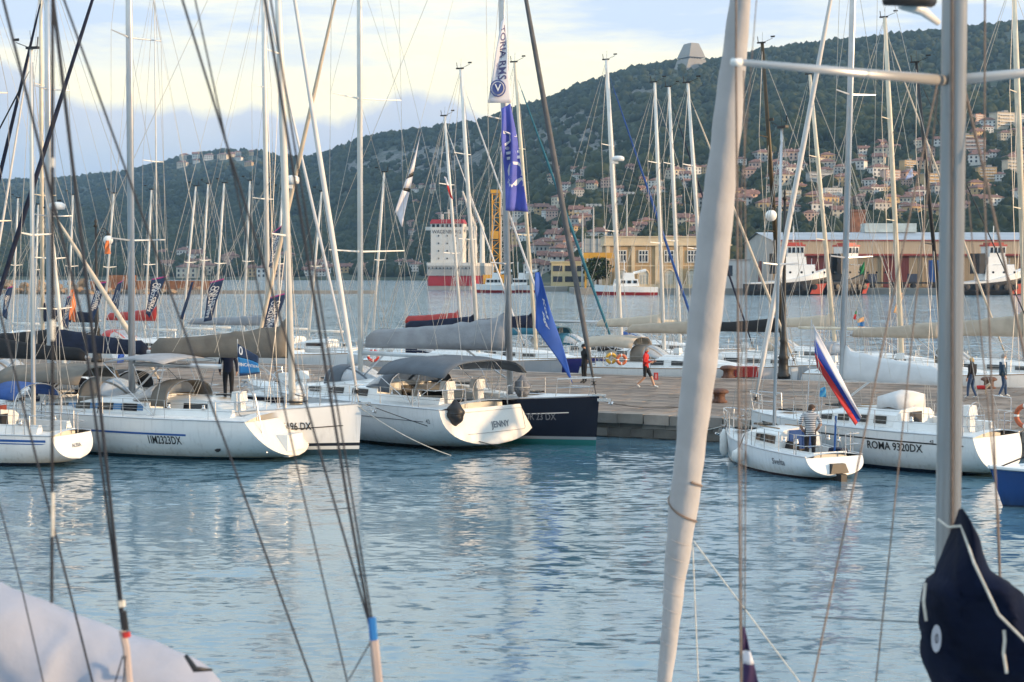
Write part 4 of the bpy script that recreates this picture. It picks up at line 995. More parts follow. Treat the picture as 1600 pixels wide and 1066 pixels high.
    if bimini:
        w_ = H.half(.12)*.86; x0, x1 = .0*L + .1, .255*L; zt = fs + 1.36
        def bm(u, v): s_ = 2*v - 1; return (x0 + (x1 - x0)*u, w_*s_, zt + .16*(1 - s_*s_) - .35*abs(s_)**6 + .10*math.sin(PI*u) - .03*math.sin(3*PI*u)**2)
        b = MB(); b.grid(bm, 9, 14, 0, .02); bi = b.build('bimini', bimini, r, True)
        for u in (.03, .36, .68, .97):
            b = MB(); b.tube([(x0 + (x1 - x0)*.5, -w_*.98, fs + .1)] + [Vector(bm(u, k_/12)) - Vector((0, 0, .03)) for k_ in range(13)] + [(x0 + (x1 - x0)*.5, w_*.98, fs + .1)], .014, 5); b.build('bimini_hoop', steel, bi)
    if detail and wheels:
        for k_ in range(wheels):
            y_ = 0 if wheels == 1 else (-.62 if k_ == 0 else .62)*B/4; x_ = .075*L; zz = zc + .85
            b = MB(); b.box((x_ + .22, y_, zc + .5), (.3, .34, 1.0), 0, 0, .8); b.box((x_ + .24, y_, zc + 1.08), (.34, .46, .3), 0, 0, .85); pd = b.build('pedestal', white, r)
            b = MB(); rw = .48; b.tube([(x_, y_ + rw*math.cos(2*PI*j/20), zz + rw*math.sin(2*PI*j/20)) for j in range(21)], .016, 5)
            for j in range(6): b.tube([(x_ + .04, y_, zz), (x_, y_ + rw*math.cos(PI*j/3), zz + rw*math.sin(PI*j/3))], .007, 4)
            b.build('steering_wheel', steel if detail == 2 else black, pd)
    if detail == 2:
        b = MB(); x_ = q1*L - .02; b.add([(x_, -.32, zc + .1), (x_, .32, zc + .1), (x_, .32, zh + .5), (x_, -.32, zh + .5)], [(0, 1, 2, 3)]); b.build('companionway', black, r)
    r['hx'] = 0; del r['hx']
    return r, H
def loc2w(r, p): return Matrix.Translation(r.location) @ Matrix.Rotation(r.rotation_euler.z, 4, 'Z') @ Vector(p)
hull_mat('hull_white', (.76, .76, .75), [(-9, (.03, .04, .06)), (.02, (.03, .04, .06))][1:])
HW = hull_mat('hull_white_navyboot', (.77, .77, .76), [(.12, (.012, .02, .045))])
HG = hull_mat('hull_white_stripe', (.77, .77, .76), [(.10, (.02, .06, .08)), ])
HJ = hull_mat('hull_jenny', (.72, .73, .74), [(.16, (.70, .70, .70)), (.13, (.015, .017, .02))])
HN = hull_mat('hull_navy', (.006, .009, .020), [(.30, (.30, .31, .32)), (.20, (.02, .15, .14))], .2); HN.node_tree.nodes['Principled BSDF'].inputs['Specular IOR Level'].default_value = .25
HB = hull_mat('hull_blue', (.012, .055, .20), [(.05, (.01, .02, .05))], .25)
HR = hull_mat('hull_red', (.36, .03, .03), [(.05, (.02, .02, .03))])
HD = hull_mat('hull_violet', (.03, .03, .16), [(.08, (.3, .3, .32))])
HGR = hull_mat('hull_grey', (.42, .43, .45), [(.08, (.03, .03, .04))])
def hull_text(r, H, body, x, z, size, side, m=ink, stretch=1.0):
    # on the starboard side (local -y) the boat's bow lies to the reader's right, on the port side to the left
    dr = 1 if side < 0 else -1
    return lettering(r, body, lambda u, v: H.side(x + dr*u*stretch, z + v, side, .014), size, m)
def transom_text(r, H, body, y0, z, size, m=ink):
    def fn(u, v):
        zz = z + v; zk, zd = H.zk(0), H.zd(0); t = min(1, max(0, (zz - zk)/(zd - zk))); p = H.pt(0, t, 1)
        yy = y0 - u; return (p[0] - .02 - .06*(1 - (yy/max(.1, p[1]))**2), yy, zz)
    return lettering(r, body, fn, size, m)
# ================================================================== THE RAFT OF YACHTS ALONG THE PIER
def hd(th, bow_left=True):
    t = R(th); v = Vector((-math.sin(t), math.cos(t), 0)); return v if bow_left else -v
def mast_dx(pos, d, px):
    k = (px - 800)/F; return (k*pos.y - pos.x)/(d.x - k*d.y)
def shift(p, d, x): return Vector((p.x, p.y, 0)) + d*x
# 1 white yacht with twin blue stripes, blue bimini (mast x 48)
d = hd(70); P = onz(112, 727, 0)
B1, H1 = yacht('small white sloop with twin blue stripes and blue cockpit hoop', P, d, 8.6, 2.9, .95, 1.1, HW, .68, .25, .22, white, mast_base_dx=mast_dx(P, d, 50), mast_top=12.6, mr=.075, mastm=mwhite, rake=R(.5), sp=(.5,),
      boom=.0, furl=canvas_black, furl_r=.045, hood=None, bimini=None, stripe=(blue_m, .10, .07, .02, .98), stripe2=(blue_m, .21, .03, .02, .98), wins=2, detail=2, wheels=0)
b = MB(); w_ = 1.15
def arch(u, v): return (1.2 + 1.0*u, w_*math.cos(PI*v)*1.0, .95 + 1.5*min(1, math.sin(PI*v)**.35) + .05*u)
b.grid(lambda u, v: arch(u, .12 + .76*v), 3, 14, 0, .02); b.build('cockpit_awning', canvas_blue, B1, True)
b = MB(); b.tube([(1.2, w_*math.cos(PI*k/16), .95 + 1.5*math.sin(PI*k/16)**.35) for k in range(17)], .018, 5); b.build('hoop', steel, B1)
b = MB(); b.box((2.75, 0, 1.25), (.08, .95, .95), 0, 0, .95); b.build('washboard', mat('varnished_red_wood', (.20, .045, .03), .35, 0, .2, 6), B1)
b = MB(); b.box((2.69, -.05, 1.3), (.04, .16, .16)); b.build('plate', white, B1)
b = MB(); b.box((-.16, 0, .36), (.04, .8, .07)); b.build('boarding_step', teak, B1)
transom_text(B1, H1, 'ALISIA', 0, .62, .16, ink_g)
# 2 white cruiser 1IM2323DX, stern to the right (mast x 203)
d = hd(67); P = onz(424, 716, 0)
B2, H2 = yacht('white cruising yacht lettered 1IM2323DX with taupe spray hood and scoop stern', P, d, 12.4, 4.0, 1.25, 1.45, HG, .76, .95, .14, cream, mast_base_dx=mast_dx(P, d, 205), mast_top=19, mr=.125, mastm=alu, rake=R(.2), sp=(.30, .68), spl=.72,
      boom=.27, boomz=1.15, cover=None, boomm=alu, furl=canvas_navy, furl_r=.075, hood=canvas_taupe, bimini=None, stripe=(blue_m, .42, .06, .16, .99), wins=4, winband=mat('band_blue', (.06, .18, .36), .4), detail=2, wheels=1)
hull_text(B2, H2, '1IM2323DX', mast_dx(P, d, 286) - .5, .62, .36, 1, ink, .66)
b = MB(); w_ = 1.45
b.grid(lambda u, v: (3.0 + 2.3*u, w_*(2*v - 1), 1.25 + 1.72 + .12*(1 - (2*v - 1)**2) + .12*math.sin(PI*u)), 6, 8, 0, .02); aw = b.build('awning', canvas_grey, B2, True)
for u in (0, .5, 1):
    b = MB(); b.tube([(3.4, -1.45, 1.3), (3.0 + 2.3*u, -1.45, 2.95), (3.0 + 2.3*u, 1.45, 2.95), (3.4, 1.45, 1.3)], .014, 5); b.build('awning_hoop', steel, aw)
b = MB(); b.box((-.55, 0, .55), (.7, 1.0, .5), 0, 0, .9); b.box((-.75, .1, .2), (.2, .5, .18)); b.build('swim_step', white, B2)
b = MB(); b.tube([(-.5, 1.05, .3), (-.05, 1.02, 2.1)], .022, 6); b.build('passerelle_post', steel, B2)
b = MB(); b.lathe([(.02, -.02), (.13, 0), (.02, .02)], 10); o = b.build('exhaust', black, B2); o.location = H2.side(1.05, .42, 1, .01); o.rotation_euler = (R(90), 0, 0)
transom_text(B2, H2, 'ALISIA', -.55, .95, .15, ink_g)
# 3 white yacht 3196 DX, bow to the right (mast x 456)
d = hd(78, False); P = shift(onz(566, 711, 0), d, -12.2)
B3, H3 = yacht('white yacht lettered 3196 DX, plumb bow pointing at the grey-bimini yacht', P, d, 12.2, 3.9, 1.2, 1.63, hull_mat('hull_3196', (.76, .76, .75), [(.40, (.015, .017, .025)), (.30, (.72, .72, .7)), (.19, (.02, .05, .07))]), .8, .3, .1, mast_base_dx=mast_dx(P, d, 456), mast_top=19, mr=.115, mastm=mwhite, rake=R(1.8), sp=(.30, .64), spl=.75,
      boom=.40, boomz=1.3, cover=canvas_taupe, coverh=.95, boomm=alu, furl=sail_white, furl_r=.085, hood=canvas_taupe, bimini=canvas_taupe, stripe=(ink, .62, .03, .3, .955), wins=3, detail=2, wheels=1)
hull_text(B3, H3, '3196 DX', mast_dx(P, d, 477), .95, .34, -1, ink, .66)
# 4 JENNY
d = hd(47); P = onz(764, 702, 0)
B4, H4 = yacht('wide white yacht JENNY with slate bimini and big square stern', P, d, 13.0, 4.6, 1.42, 1.62, HJ, 1.0, .35, .2, mat('transom_cream', (.76, .72, .66), .3, 0, .04, 1), mast_base_dx=mast_dx(P, d, 563), mast_top=20, mr=.115, mastm=mwhite, rake=R(.1), sp=(.26, .56, .8), spl=.78,
      boom=.30, boomz=1.1, cover=None, boomm=mat('boom_pale', (.58, .62, .64), .35, .3, .04), furl=sail_cream, furl_r=.08, hood=canvas_slate, bimini=canvas_slate, stripe=(ink_g, .40, .025, .06, .9), wins=3, detail=2, wheels=2, ports=2)
transom_text(B4, H4, 'JENNY', -.3, .83, .29, ink_g); hull_text(B4, H4, '42', .55, 1.03, .2, 1, ink_g)
b = MB(); fr = [(-1.25, .62), (-1.25, 1.28), (1.45, 1.28), (1.45, .62)]
def tp(y, z):
    t = (z - H4.zk(0))/(H4.zd(0) - H4.zk(0)); p = H4.pt(0, min(1, t), 1); return (p[0] - .012 - .06*(1 - (y/max(.1, p[1]))**2), y, z)
b.tube([tp(y, .6) for y in np.linspace(1.25, -1.45, 10)] + [tp(-1.5, z) for z in np.linspace(.66, 1.3, 5)], .007, 4); b.tube([tp(y, 1.3) for y in np.linspace(1.5, -1.7, 12)], .005, 4); b.build('platform_seam', ink_g, B4)
# 5 navy yacht OR 23 DX, bow to the right (mast x 797)
d = hd(65, False); P = shift(onz(936, 697, 0), d, -13.4); P5, d5 = P.copy(), d.copy()
B5, H5 = yacht('navy blue yacht lettered OR 23 DX lying against the pier', P, d, 13.4, 3.8, 1.35, 1.68, HN, .85, .3, .1, mast_base_dx=mast_dx(P, d, 797), mast_top=21, mr=.12, mastm=alu, rake=R(1.4), sp=(.22, .48, .74), spl=.7,
      boom=.43, boomz=1.3, cover=canvas_grey, coverh=1.05, furl=uv_grey, furl_r=.10, hood=canvas_slate, bimini=None, stripe=(ink_w, .50, .025, .5, .93), wins=3, detail=2, wheels=2)
hull_text(B5, H5, 'OR 23 DX', mast_dx(P, d, 851) + .15, .97, .32, -1, mat('ink_silver', (.11, .12, .14), .4), .72)
# 6 white yacht ROMA 9320DX (mast x 1318)
d = hd(42); P = onz(1556, 743, 0)
B6, H6 = yacht('white yacht lettered ROMA 9320DX with white boom cover', P, d, 9.0, 3.3, 1.15, 1.28, HW, .76, .3, .12, white, mast_base_dx=mast_dx(P, d, 1316), mast_top=19, mr=.105, mastm=alu, rake=R(1.3), sp=(.27, .56, .8), spl=.72,
      boom=.40, boomz=1.0, cover=canvas_white, coverh=.85, furl=sail_white, furl_r=.085, hood=None, bimini=None, stripe=(ink, .22, .04, .03, .9), wins=4, detail=2, wheels=1)
hull_text(B6, H6, 'ROMA 9320DX', 2.4, .74, .32, 1, ink, .85); hull_text(B6, H6, '43', 1.2, .98, .12, 1)
b = MB(); b.rings([[(x, y, z + k) for y, z in ((-.7, 1.7), (-.66, 2.1), (0, 2.18), (.66, 2.1), (.7, 1.7))] for x, k in ((2.8, .05), (3.2, .12), (3.6, 0))]); b.build('folded_hood', canvas_white, B6, True)
for sd_ in (-1, 1):
    b = MB(); b.tube([(.3, sd_*1.3, 1.15), (.3, sd_*1.3, 2.15), (.9, sd_*1.25, 2.2)], .02, 6); b.build('stern_rail', steel, B6)
# 7 small open boat Svelta (mast x 1213)
d = hd(25); P = onz(1303, 749, 0)
B7, H7 = yacht('small white day sailer named Svelta with open stern well', P, d, 5.5, 2.3, .64, .96, hull_mat('hull_svelta', (.74, .76, .78), [(.07, (.05, .02, .02))]), .85, .28, .12, white, mast_base_dx=mast_dx(P, d, 1211), mast_top=10.1, mr=.065, mastm=alu, rake=R(1.8), sp=(.55,), spl=.6,
      boom=0, furl=None, hood=None, wins=1, detail=2, wheels=0, pulpit=True, backstay=True, coam=False)
hull_text(B7, H7, 'Svelta', 1.15, .42, .24, 1, ink_g)
b = MB(); b.box((-.2, .05, .34), (.3, .62, .26), 0, 0, .7); b.build('outboard_well', black, B7)
b = MB(); b.box((-.36, .05, -.1), (.34, .2, .6)); b.build('rudder', black, B7)
b = MB(); b.tube([(.45, -.35, .65), (.4, -.35, 1.75)], .03, 6); b.build('tiller', blue_m, B7)
b = MB(); b.box((1.62, 0, .98), (.06, .8, .55), 0, 0, .92); b.build('companion_board', canvas_blue, B7)
b = MB(); b.rings([[(x, y + .12*math.sin(x*9), z) for y, z in ((-.0, .6), (.02, .9), (.4, .95), (.5, .62))] for x in (1.5, 1.7, 1.9, 2.1)]); b.build('cockpit_bag', canvas_black, B7, True)
b = MB(); b.box((.55, -.55, .68), (.5, .4, .25), 0, .3, .8); b.build('engine_cover', canvas_navy, B7)
# 8 blue workboat at the right edge
def blue_boat():
    d = hd(97); bow = onz(1545, 792, 0); L = 8.0; P = shift(bow, d, -L)
    r = thing('motorboat', 'blue wooden motorboat lettered M with white gunwale', 'motorboat', P, math.atan2(d.y, d.x)); H = Hull(L, 2.6, .75, 1.0, .8, .1, .05, .55)
    qs = [i/20 for i in range(21)]; ts = [k/8 for k in range(9)]
    b = MB(); b.rings([[H.pt(q, t, -1) for t in reversed(ts)] + [H.pt(q, t, 1) for t in ts[1:]] for q in qs], 0, False, False); b.build('hull', HB, r, True)
    b = MB(); b.add([p for q in qs for p in ((q*L, -H.half(q), H.zd(q)), (q*L, H.half(q), H.zd(q)))], [(2*i, 2*i+2, 2*i+3, 2*i+1) for i in range(20)]); b.build('deck', white, r)
    b = MB()
    for s_ in (-1, 1): b.tube([H.pt(q, 1, s_, .03) for q in qs], .05, 6)
    b.build('gunwale', white, r)
    b = MB(); b.box((3.2, 0, 1.4), (2.4, 1.6, 1.2), 0, 0, .85); b.build('cabin', blue_m, r)
    b = MB(); b.tube([(L - .3, 0, 1.0), (L - 2.2, .6, 1.9)], .02, 5); b.build('boat_hook', black, r)
    for x in (L - 1.05, L - 1.6):
        b = MB(); b.tube([(x, 1.0, .2), (x, 1.02, -.6)], .07, 6); b.build('fender_board', mat('wet_wood', (.03, .06, .07), .4), r)
    lettering(r, 'M', lambda u, v: H.side(L - 2.05 - u, .52 + v, 1, .015), .5, mat('ink_cyan', (.05, .32, .50), .5))
    b = MB(); vs = [H.side(L - 1.1 - u, .48 + v, 1, .016) for u, v in ((0, .18), (.34, .18), (.42, .0), (.5, -.14), (.16, -.14), (.2, .04))]; b.add(vs, [(0, 1, 2, 5), (5, 2, 3, 4)]); b.build('emblem', mat('ink_pale', (.35, .5, .58), .5), r)
blue_boat()

# ================================================================== BOATS ON THE FAR SIDE OF THE PIER
def far_boat(label, bx, by, tx, ty, n, L=11, B=3.5, bow_right=True, **k):
    d = QD if bow_right else -QD
    base = QP + QN*n; kx = (bx - 800)/F; al = (kx*base.y - base.x)/(QD.x - kx*QD.y); M = base + QD*al
    ms = k.pop('ms', .57); top = at(tx, ty, M.y); bt = at(bx, by, M.y); ln = (top.x - bt.x)/(top.z - bt.z); rk_ = math.atan(-ln/d.x)
    k.setdefault('detail', 1); k.setdefault('sp', (.4, .7)); k.setdefault('wheels', 1)
    return yacht(label, M - d*(ms*L), d, L, B, k.pop('fs', 1.1), k.pop('fb', 1.35), ms=ms, mast_top=top.z, rake=rk_, **k)
q = QW
far_boat('white yacht with a blue and gold twisted furled sail behind the pier', 838, 510, 807, 95, q + 6.2, 11.5, mastm=mcream, cover=canvas_navy, furl=canvas_teal, furl_r=.08, hood=None, bimini=None, hullm=HD, mr=.11)
far_boat('white yacht with radar on its mast and bright blue furled sail', 971, 513, 950, 92, q + 14, 12, mastm=mwhite, mr=.15, cover=None, furl=canvas_blue, furl_r=.075, hood=canvas_teal, bimini=canvas_teal)
far_boat('white yacht with slender cream mast and bare forestay', 1038, 520, 1025, 128, q + 10, 10.5, mastm=mwhite, mr=.11, cover=sail_cream, furl=None, hood=canvas_black)
far_boat('white yacht with dark blue furled sail and cream boom', 1063, 500, 1048, 135, q + 18, 11, mastm=mwhite, mr=.12, cover=None, boomm=mcream, furl=canvas_navy, furl_r=.06, hood=canvas_blue)
far_boat('white yacht with white furled sail and brown cockpit tent', 1104, 400, 1087, 128, q + 2.3, 10.8, mastm=mwhite, mr=.1, cover=canvas_beige, furl=sail_cream, hood=canvas_taupe, bimini=canvas_beige)
far_boat('classic yacht with a black and gold mast by the lamp post', 1225, 500, 1198, 65, q + 6.2, 12, mastm=mat('mast_black_gold', (.05, .035, .015), .4, .2, .6, 1.2), mr=.12, cover=canvas_black, furl=None, hood=None, hullm=HGR)
far_boat('white yacht with cream raked mast behind the flag', 1306, 523, 1272, 114, q + 14, 11, mastm=mcream, mr=.12, cover=sail_cream, furl=None, hood=canvas_beige)
far_boat('white yacht with long cream boom and cream mast', 1410, 530, 1388, 25, q + 10, 12.5, mastm=mcream, mr=.13, cover=None, boomm=mcream, boom=.42, furl=sail_cream, furl_r=.06, hood=canvas_grey)
far_boat('white yacht with a thin black carbon mast and beige sail cover', 1478, 520, 1443, 95, q + 2.3, 11, mastm=carbon, mr=.09, cover=canvas_beige, furl=carbon, furl_r=.03, hood=None)
far_boat('white yacht with heavy beige sail cover and cream mast', 1606, 530, 1590, -40, q + 6.2, 12.5, mastm=mcream, mr=.14, cover=canvas_beige, coverh=.9, boom=.45, furl=None, hood=canvas_taupe)
far_boat('white yacht with a tall pale mast and navy sail cover', 747, 510, 722, 106, q + 2.3, 11.5, mastm=mwhite, mr=.12, cover=canvas_navy, furl=sail_white, furl_r=.06, hood=canvas_navy, hullm=HGR)
far_boat('white yacht with red and blue boom cover', 722, 500, 697, 180, q + 10, 10, mastm=mwhite, mr=.1, cover=red, furl=sail_white, furl_r=.05, hood=canvas_blue)
far_boat('white yacht with tall white mast and long grey boom cover', 419, 530, 410, -40, q + 2.5, 12.5, mastm=mwhite, mr=.15, cover=canvas_grey, boom=.45, coverh=.5, furl=sail_white, furl_r=.08, hood=canvas_grey)
far_boat('white yacht with golden-lit pale mast and navy sail bag', 66, 560, 63, -40, q + 2.5, 12, bow_right=False, mastm=mcream, mr=.14, cover=canvas_navy, coverh=.9, furl=sail_white, hood=canvas_navy)
far_boat('red-covered yacht behind the taupe-hooded cruiser', 246, 560, 240, -30, q + 6.5, 11, mastm=mwhite, mr=.05, cover=red, coverh=.7, furl=None, hood=red, sp=(.5,), hullm=HR)
# second raft further along the near side of the pier
far_boat('white yacht with grey mast and navy furled sail behind the small sloop', 77, 560, 72, -60, -6.0, 12.5, bow_right=False, mastm=alu, mr=.13, cover=canvas_navy, coverh=.8, furl=canvas_navy, furl_r=.08, hood=canvas_black)
far_boat('white ketch with a radar dome on its short mast', 101, 450, 87, 325, -2.2, 12, bow_right=True, mastm=mwhite, mr=.1, cover=canvas_black, furl=sail_cream, furl_r=.1, hood=canvas_taupe, furl_top=.99)
far_boat('white yacht with brown mast and striped furled sail', -20, 560, -30, -60, -10, 12, bow_right=False, mastm=mcream, mr=.12, cover=canvas_black, furl=canvas_black, furl_r=.07, hood=canvas_navy)
# small keelboats beyond, their masts all raked the same way
for i, (bx, by, tx, ty, n) in enumerate(((160, 440, 172, 303, 11), (225, 530, 238, 297, 13.8), (283, 515, 307, 292, 16.6), (311, 520, 326, 288, 19.4), (333, 500, 349, 287, 11), (379, 525, 391, 283, 13.8), (481, 536, 504, 300, 16.6), (581, 503, 598, 270, 11), (105, 520, 115, 305, 13.8), (52, 523, 61, 320, 16.6), (18, 520, 30, 310, 19.4), (432, 520, 441, 296, 19.4))):
    wh = ('first', 'second', 'third', 'fourth', 'fifth', 'sixth', 'eighth', 'ninth', 'first', 'second', 'third', 'seventh')[i]; wh += ' past the lamp post towards the ship' if bx > 150 else ' past the lamp post away from the ship'
    far_boat('white racing keelboat, slim raked mast, ' + wh, bx, by, tx, ty, q + n, 7.4, 2.4, False, mastm=mwhite, mr=.085, cover=None, furl=None, hood=None, wins=1, detail=0, fs=.8, fb=.95, sp=(.5,), spl=.6, boom=.36, boomz=.7, boomm=mwhite, pulpit=True, wheels=0, name='racing_keelboat', group='small racing keelboats beyond the pier')

# ================================================================== FENDERS, BUOYS AND OTHER DECK LOOSE THINGS
def fender(r, H, x, z, side, rad, ln, label, m=rubber):
    p = loc2w(r, H.side(x, z, side, rad)); t = thing('fender', label, 'fender', (p.x, p.y, z - ln/2))
    b = MB(); b.lathe([(.02, -.04), (rad*.5, 0), (rad, ln*.15), (rad, ln*.85), (rad*.5, ln), (.03, ln + .06)], 12); b.build('body', m, t, True)
    top = loc2w(r, (x, side*(H.half(x/H.L) - .03), H.zd(x/H.L) + .3)); b = MB(); b.tube([(0, 0, ln), top - Vector((p.x, p.y, z - ln/2))], .012, 4); b.build('lanyard', rope_b, t)
fender(B7, H7, 5.0, .55, 1, .13, .75, 'long white fender hanging at the bow of the day sailer Svelta')
fender(B7, H7, 2.9, .42, 1, .2, .36, 'round white fender hanging on the side of the day sailer Svelta')
fender(B3, H3, 4.0, .7, -1, .14, .7, 'white fender between the yachts lettered 1IM2323DX and 3196 DX')
fender(B2, H2, 7.5, .7, 1, .14, .7, 'dark navy fender beside the scoop-stern cruiser', canvas_navy)
fender(B6, H6, 6.0, .6, -1, .15, .7, 'white fender between ROMA 9320DX and the pier wall')
def blob(name, label, cat, p, prof, m, rz=0, tilt=0, sc_=(1, 1, 1), strap=rope_w):
    t = thing(name, label, cat, p, rz); b = MB(); b.lathe(prof, 14); b.v = [(x*sc_[0] + .02*math.sin(z*23), y*sc_[1] + .02*math.cos(z*17 + x*9), z*sc_[2]) for x, y, z in b.v]; o = b.build('body', m, t, True)
    b = MB(); b.tube([(sc_[0]*prof[len(prof)//2][0]*1.02*math.cos(k*PI/8), sc_[1]*prof[len(prof)//2][0]*1.02*math.sin(k*PI/8), sc_[2]*prof[len(prof)//2][1]) for k in range(17)], .012, 4); b.build('strap', strap, t); t.rotation_euler = (0, tilt, rz)
egg = [(max(.02, .33*math.sin(PI*k/14)**.75*(1 - .12*(k - 7)/7)), -.42 + .88*k/14) for k in range(15)]
p = loc2w(B4, (-.15, 1.72, 1.3)); blob('horseshoe_buoy', 'black bag-covered rescue buoy hanging on the corner of JENNY', 'buoy', p, egg, black, .5, 0, (.9, .9, 1), black)
p = loc2w(B4, (.1, -1.75, 1.95)); blob('outboard_motor', 'outboard motor under a grey mesh cover on the stern rail of JENNY', 'outboard motor', p, egg, mat('mesh_grey', (.16, .165, .18), .8, 0, .4, 9, .6, 30), .5, 0, (.9, .8, .95))
p = loc2w(B2, (.0, -1.62, 1.85)); blob('outboard_motor', 'white outboard motor clamped on the rail of the scoop-stern cruiser', 'outboard motor', p, egg, white, .4, .25, (.75, .6, 1.05), black)
def lifebuoy(p, label, m, rz=0.0, tilt=0.0, rad=.3):
    t = thing('lifebuoy', label, 'lifebuoy', p, rz)
    for k in range(4):
        b = MB(); b.tube([(rad*math.cos(a_), 0, rad*math.sin(a_)) for a_ in np.linspace(k*PI/2 + .12, (k+1)*PI/2 - .12, 7)], .075, 8); b.build('ring', m, t, True)
        b = MB(); b.tube([(rad*math.cos(a_), 0, rad*math.sin(a_)) for a_ in np.linspace(k*PI/2 - .12, k*PI/2 + .12, 3)], .08, 8); b.build('band', white, t, True)
lifebuoy(loc2w(B6, (-.05, -1.5, 1.62)), 'orange horseshoe lifebuoy on the stern rail of ROMA 9320DX', orange, -.9)
lifebuoy(at(955, 560, 71.9), 'yellow lifebuoy on a white yacht behind the man in black', yellow, .1, 0, .2)
lifebuoy(at(971, 562, 71.7), 'orange and white lifebuoy between the two standing and walking men', orange, .1, 0, .2)
lifebuoy(at(583, 556, 78), 'red lifebuoy under the grey boom cover of the navy yacht', red, .1, 0, .25)
def radar(p, label, rad=.32, post=.3):
    t = thing('radar_dome', label, 'radar', p); b = MB(); b.lathe([(.02, 0), (rad*.9, .02), (rad, .1), (rad*.95, .22), (rad*.6, .28), (.02, .3)], 16); b.build('dome', white, t, True)
    b = MB(); b.box((-rad*.6, 0, -.08), (rad*1.2, .18, .12)); b.build('bracket', white, t)
radar(at(89, 328, 58.5), 'white radar dome on top of the short ketch mast'); radar(at(966, 252, 84), 'white radar dome halfway up the mast with blue furled sail', .34); radar(at(457, 288, 51.2), 'white radar dome on the mast of yacht 3196 DX', .24)
# crates and boxes on the pier
r = thing('red_crate', 'red equipment crate on the far pier edge', 'crate', onz(1165, 590, QZ)); b = MB(); b.box((0, 0, .28), (1.1, .6, .5)); b.build('body', red, r)
for k in range(4):
    b = MB(); b.box((-.4 + k*.27, -.32, .28), (.05, .05, .46)); b.build('rib', red, r)
r = thing('sign_board', 'red notice board hung on a white hull beside the walking man', 'sign', at(1025, 588, 69)); b = MB(); b.box((0, 0, 0), (.2, .04, .32)); b.build('panel', red, r); b = MB(); b.box((0, -.03, 0), (.1, .02, .2)); b.build('print', mat('sign_pink', (.5, .2, .2), .6), r)
# mooring lines
def moor(a_, b_, label, sag=.25, m=rope_b, rad=.014):
    a_, b_ = Vector(a_), Vector(b_); bb = MB(); bb.tube([a_.lerp(b_, u/12) - Vector((0, 0, sag*4*(u/12)*(1 - u/12))) - a_ for u in range(13)], rad, 5)
    o = bb.build('mooring_line', m); o.location = a_; tag(o, label, 'rope')
moor(loc2w(B3, H3.pt(.99, .98, -1)), onz(705, 712, .0), 'pale mooring line running from the bow of 3196 DX into the water', .15, rope_w)
moor(loc2w(B3, (12.1, 0, 1.72)), onz(800, 703, .05), 'thin dark line from the plumb bow across the stern of JENNY', .1)
moor(loc2w(B2, (3.2, 1.75, 1.3)), loc2w(B2, H2.side(9, .75, 1)), 'black mooring line draped along the hull lettered 1IM2323DX', .35, rope_b, .02)
moor(loc2w(B5, (13.2, -.1, 1.6)), onz(1100, 630, QZ), 'dark bow line from the navy yacht to the pier bollard', .25)
moor(loc2w(B7, H7.pt(0, .95, -1)), loc2w(B6, H6.side(4.2, .5, 1)), 'slack white line between Svelta and ROMA 9320DX', .25, rope_w)
moor(loc2w(B7, (5.4, 0, 1.1)), onz(1060, 668, .5), 'pale bow line from Svelta to the pier wall', .15, rope_w)
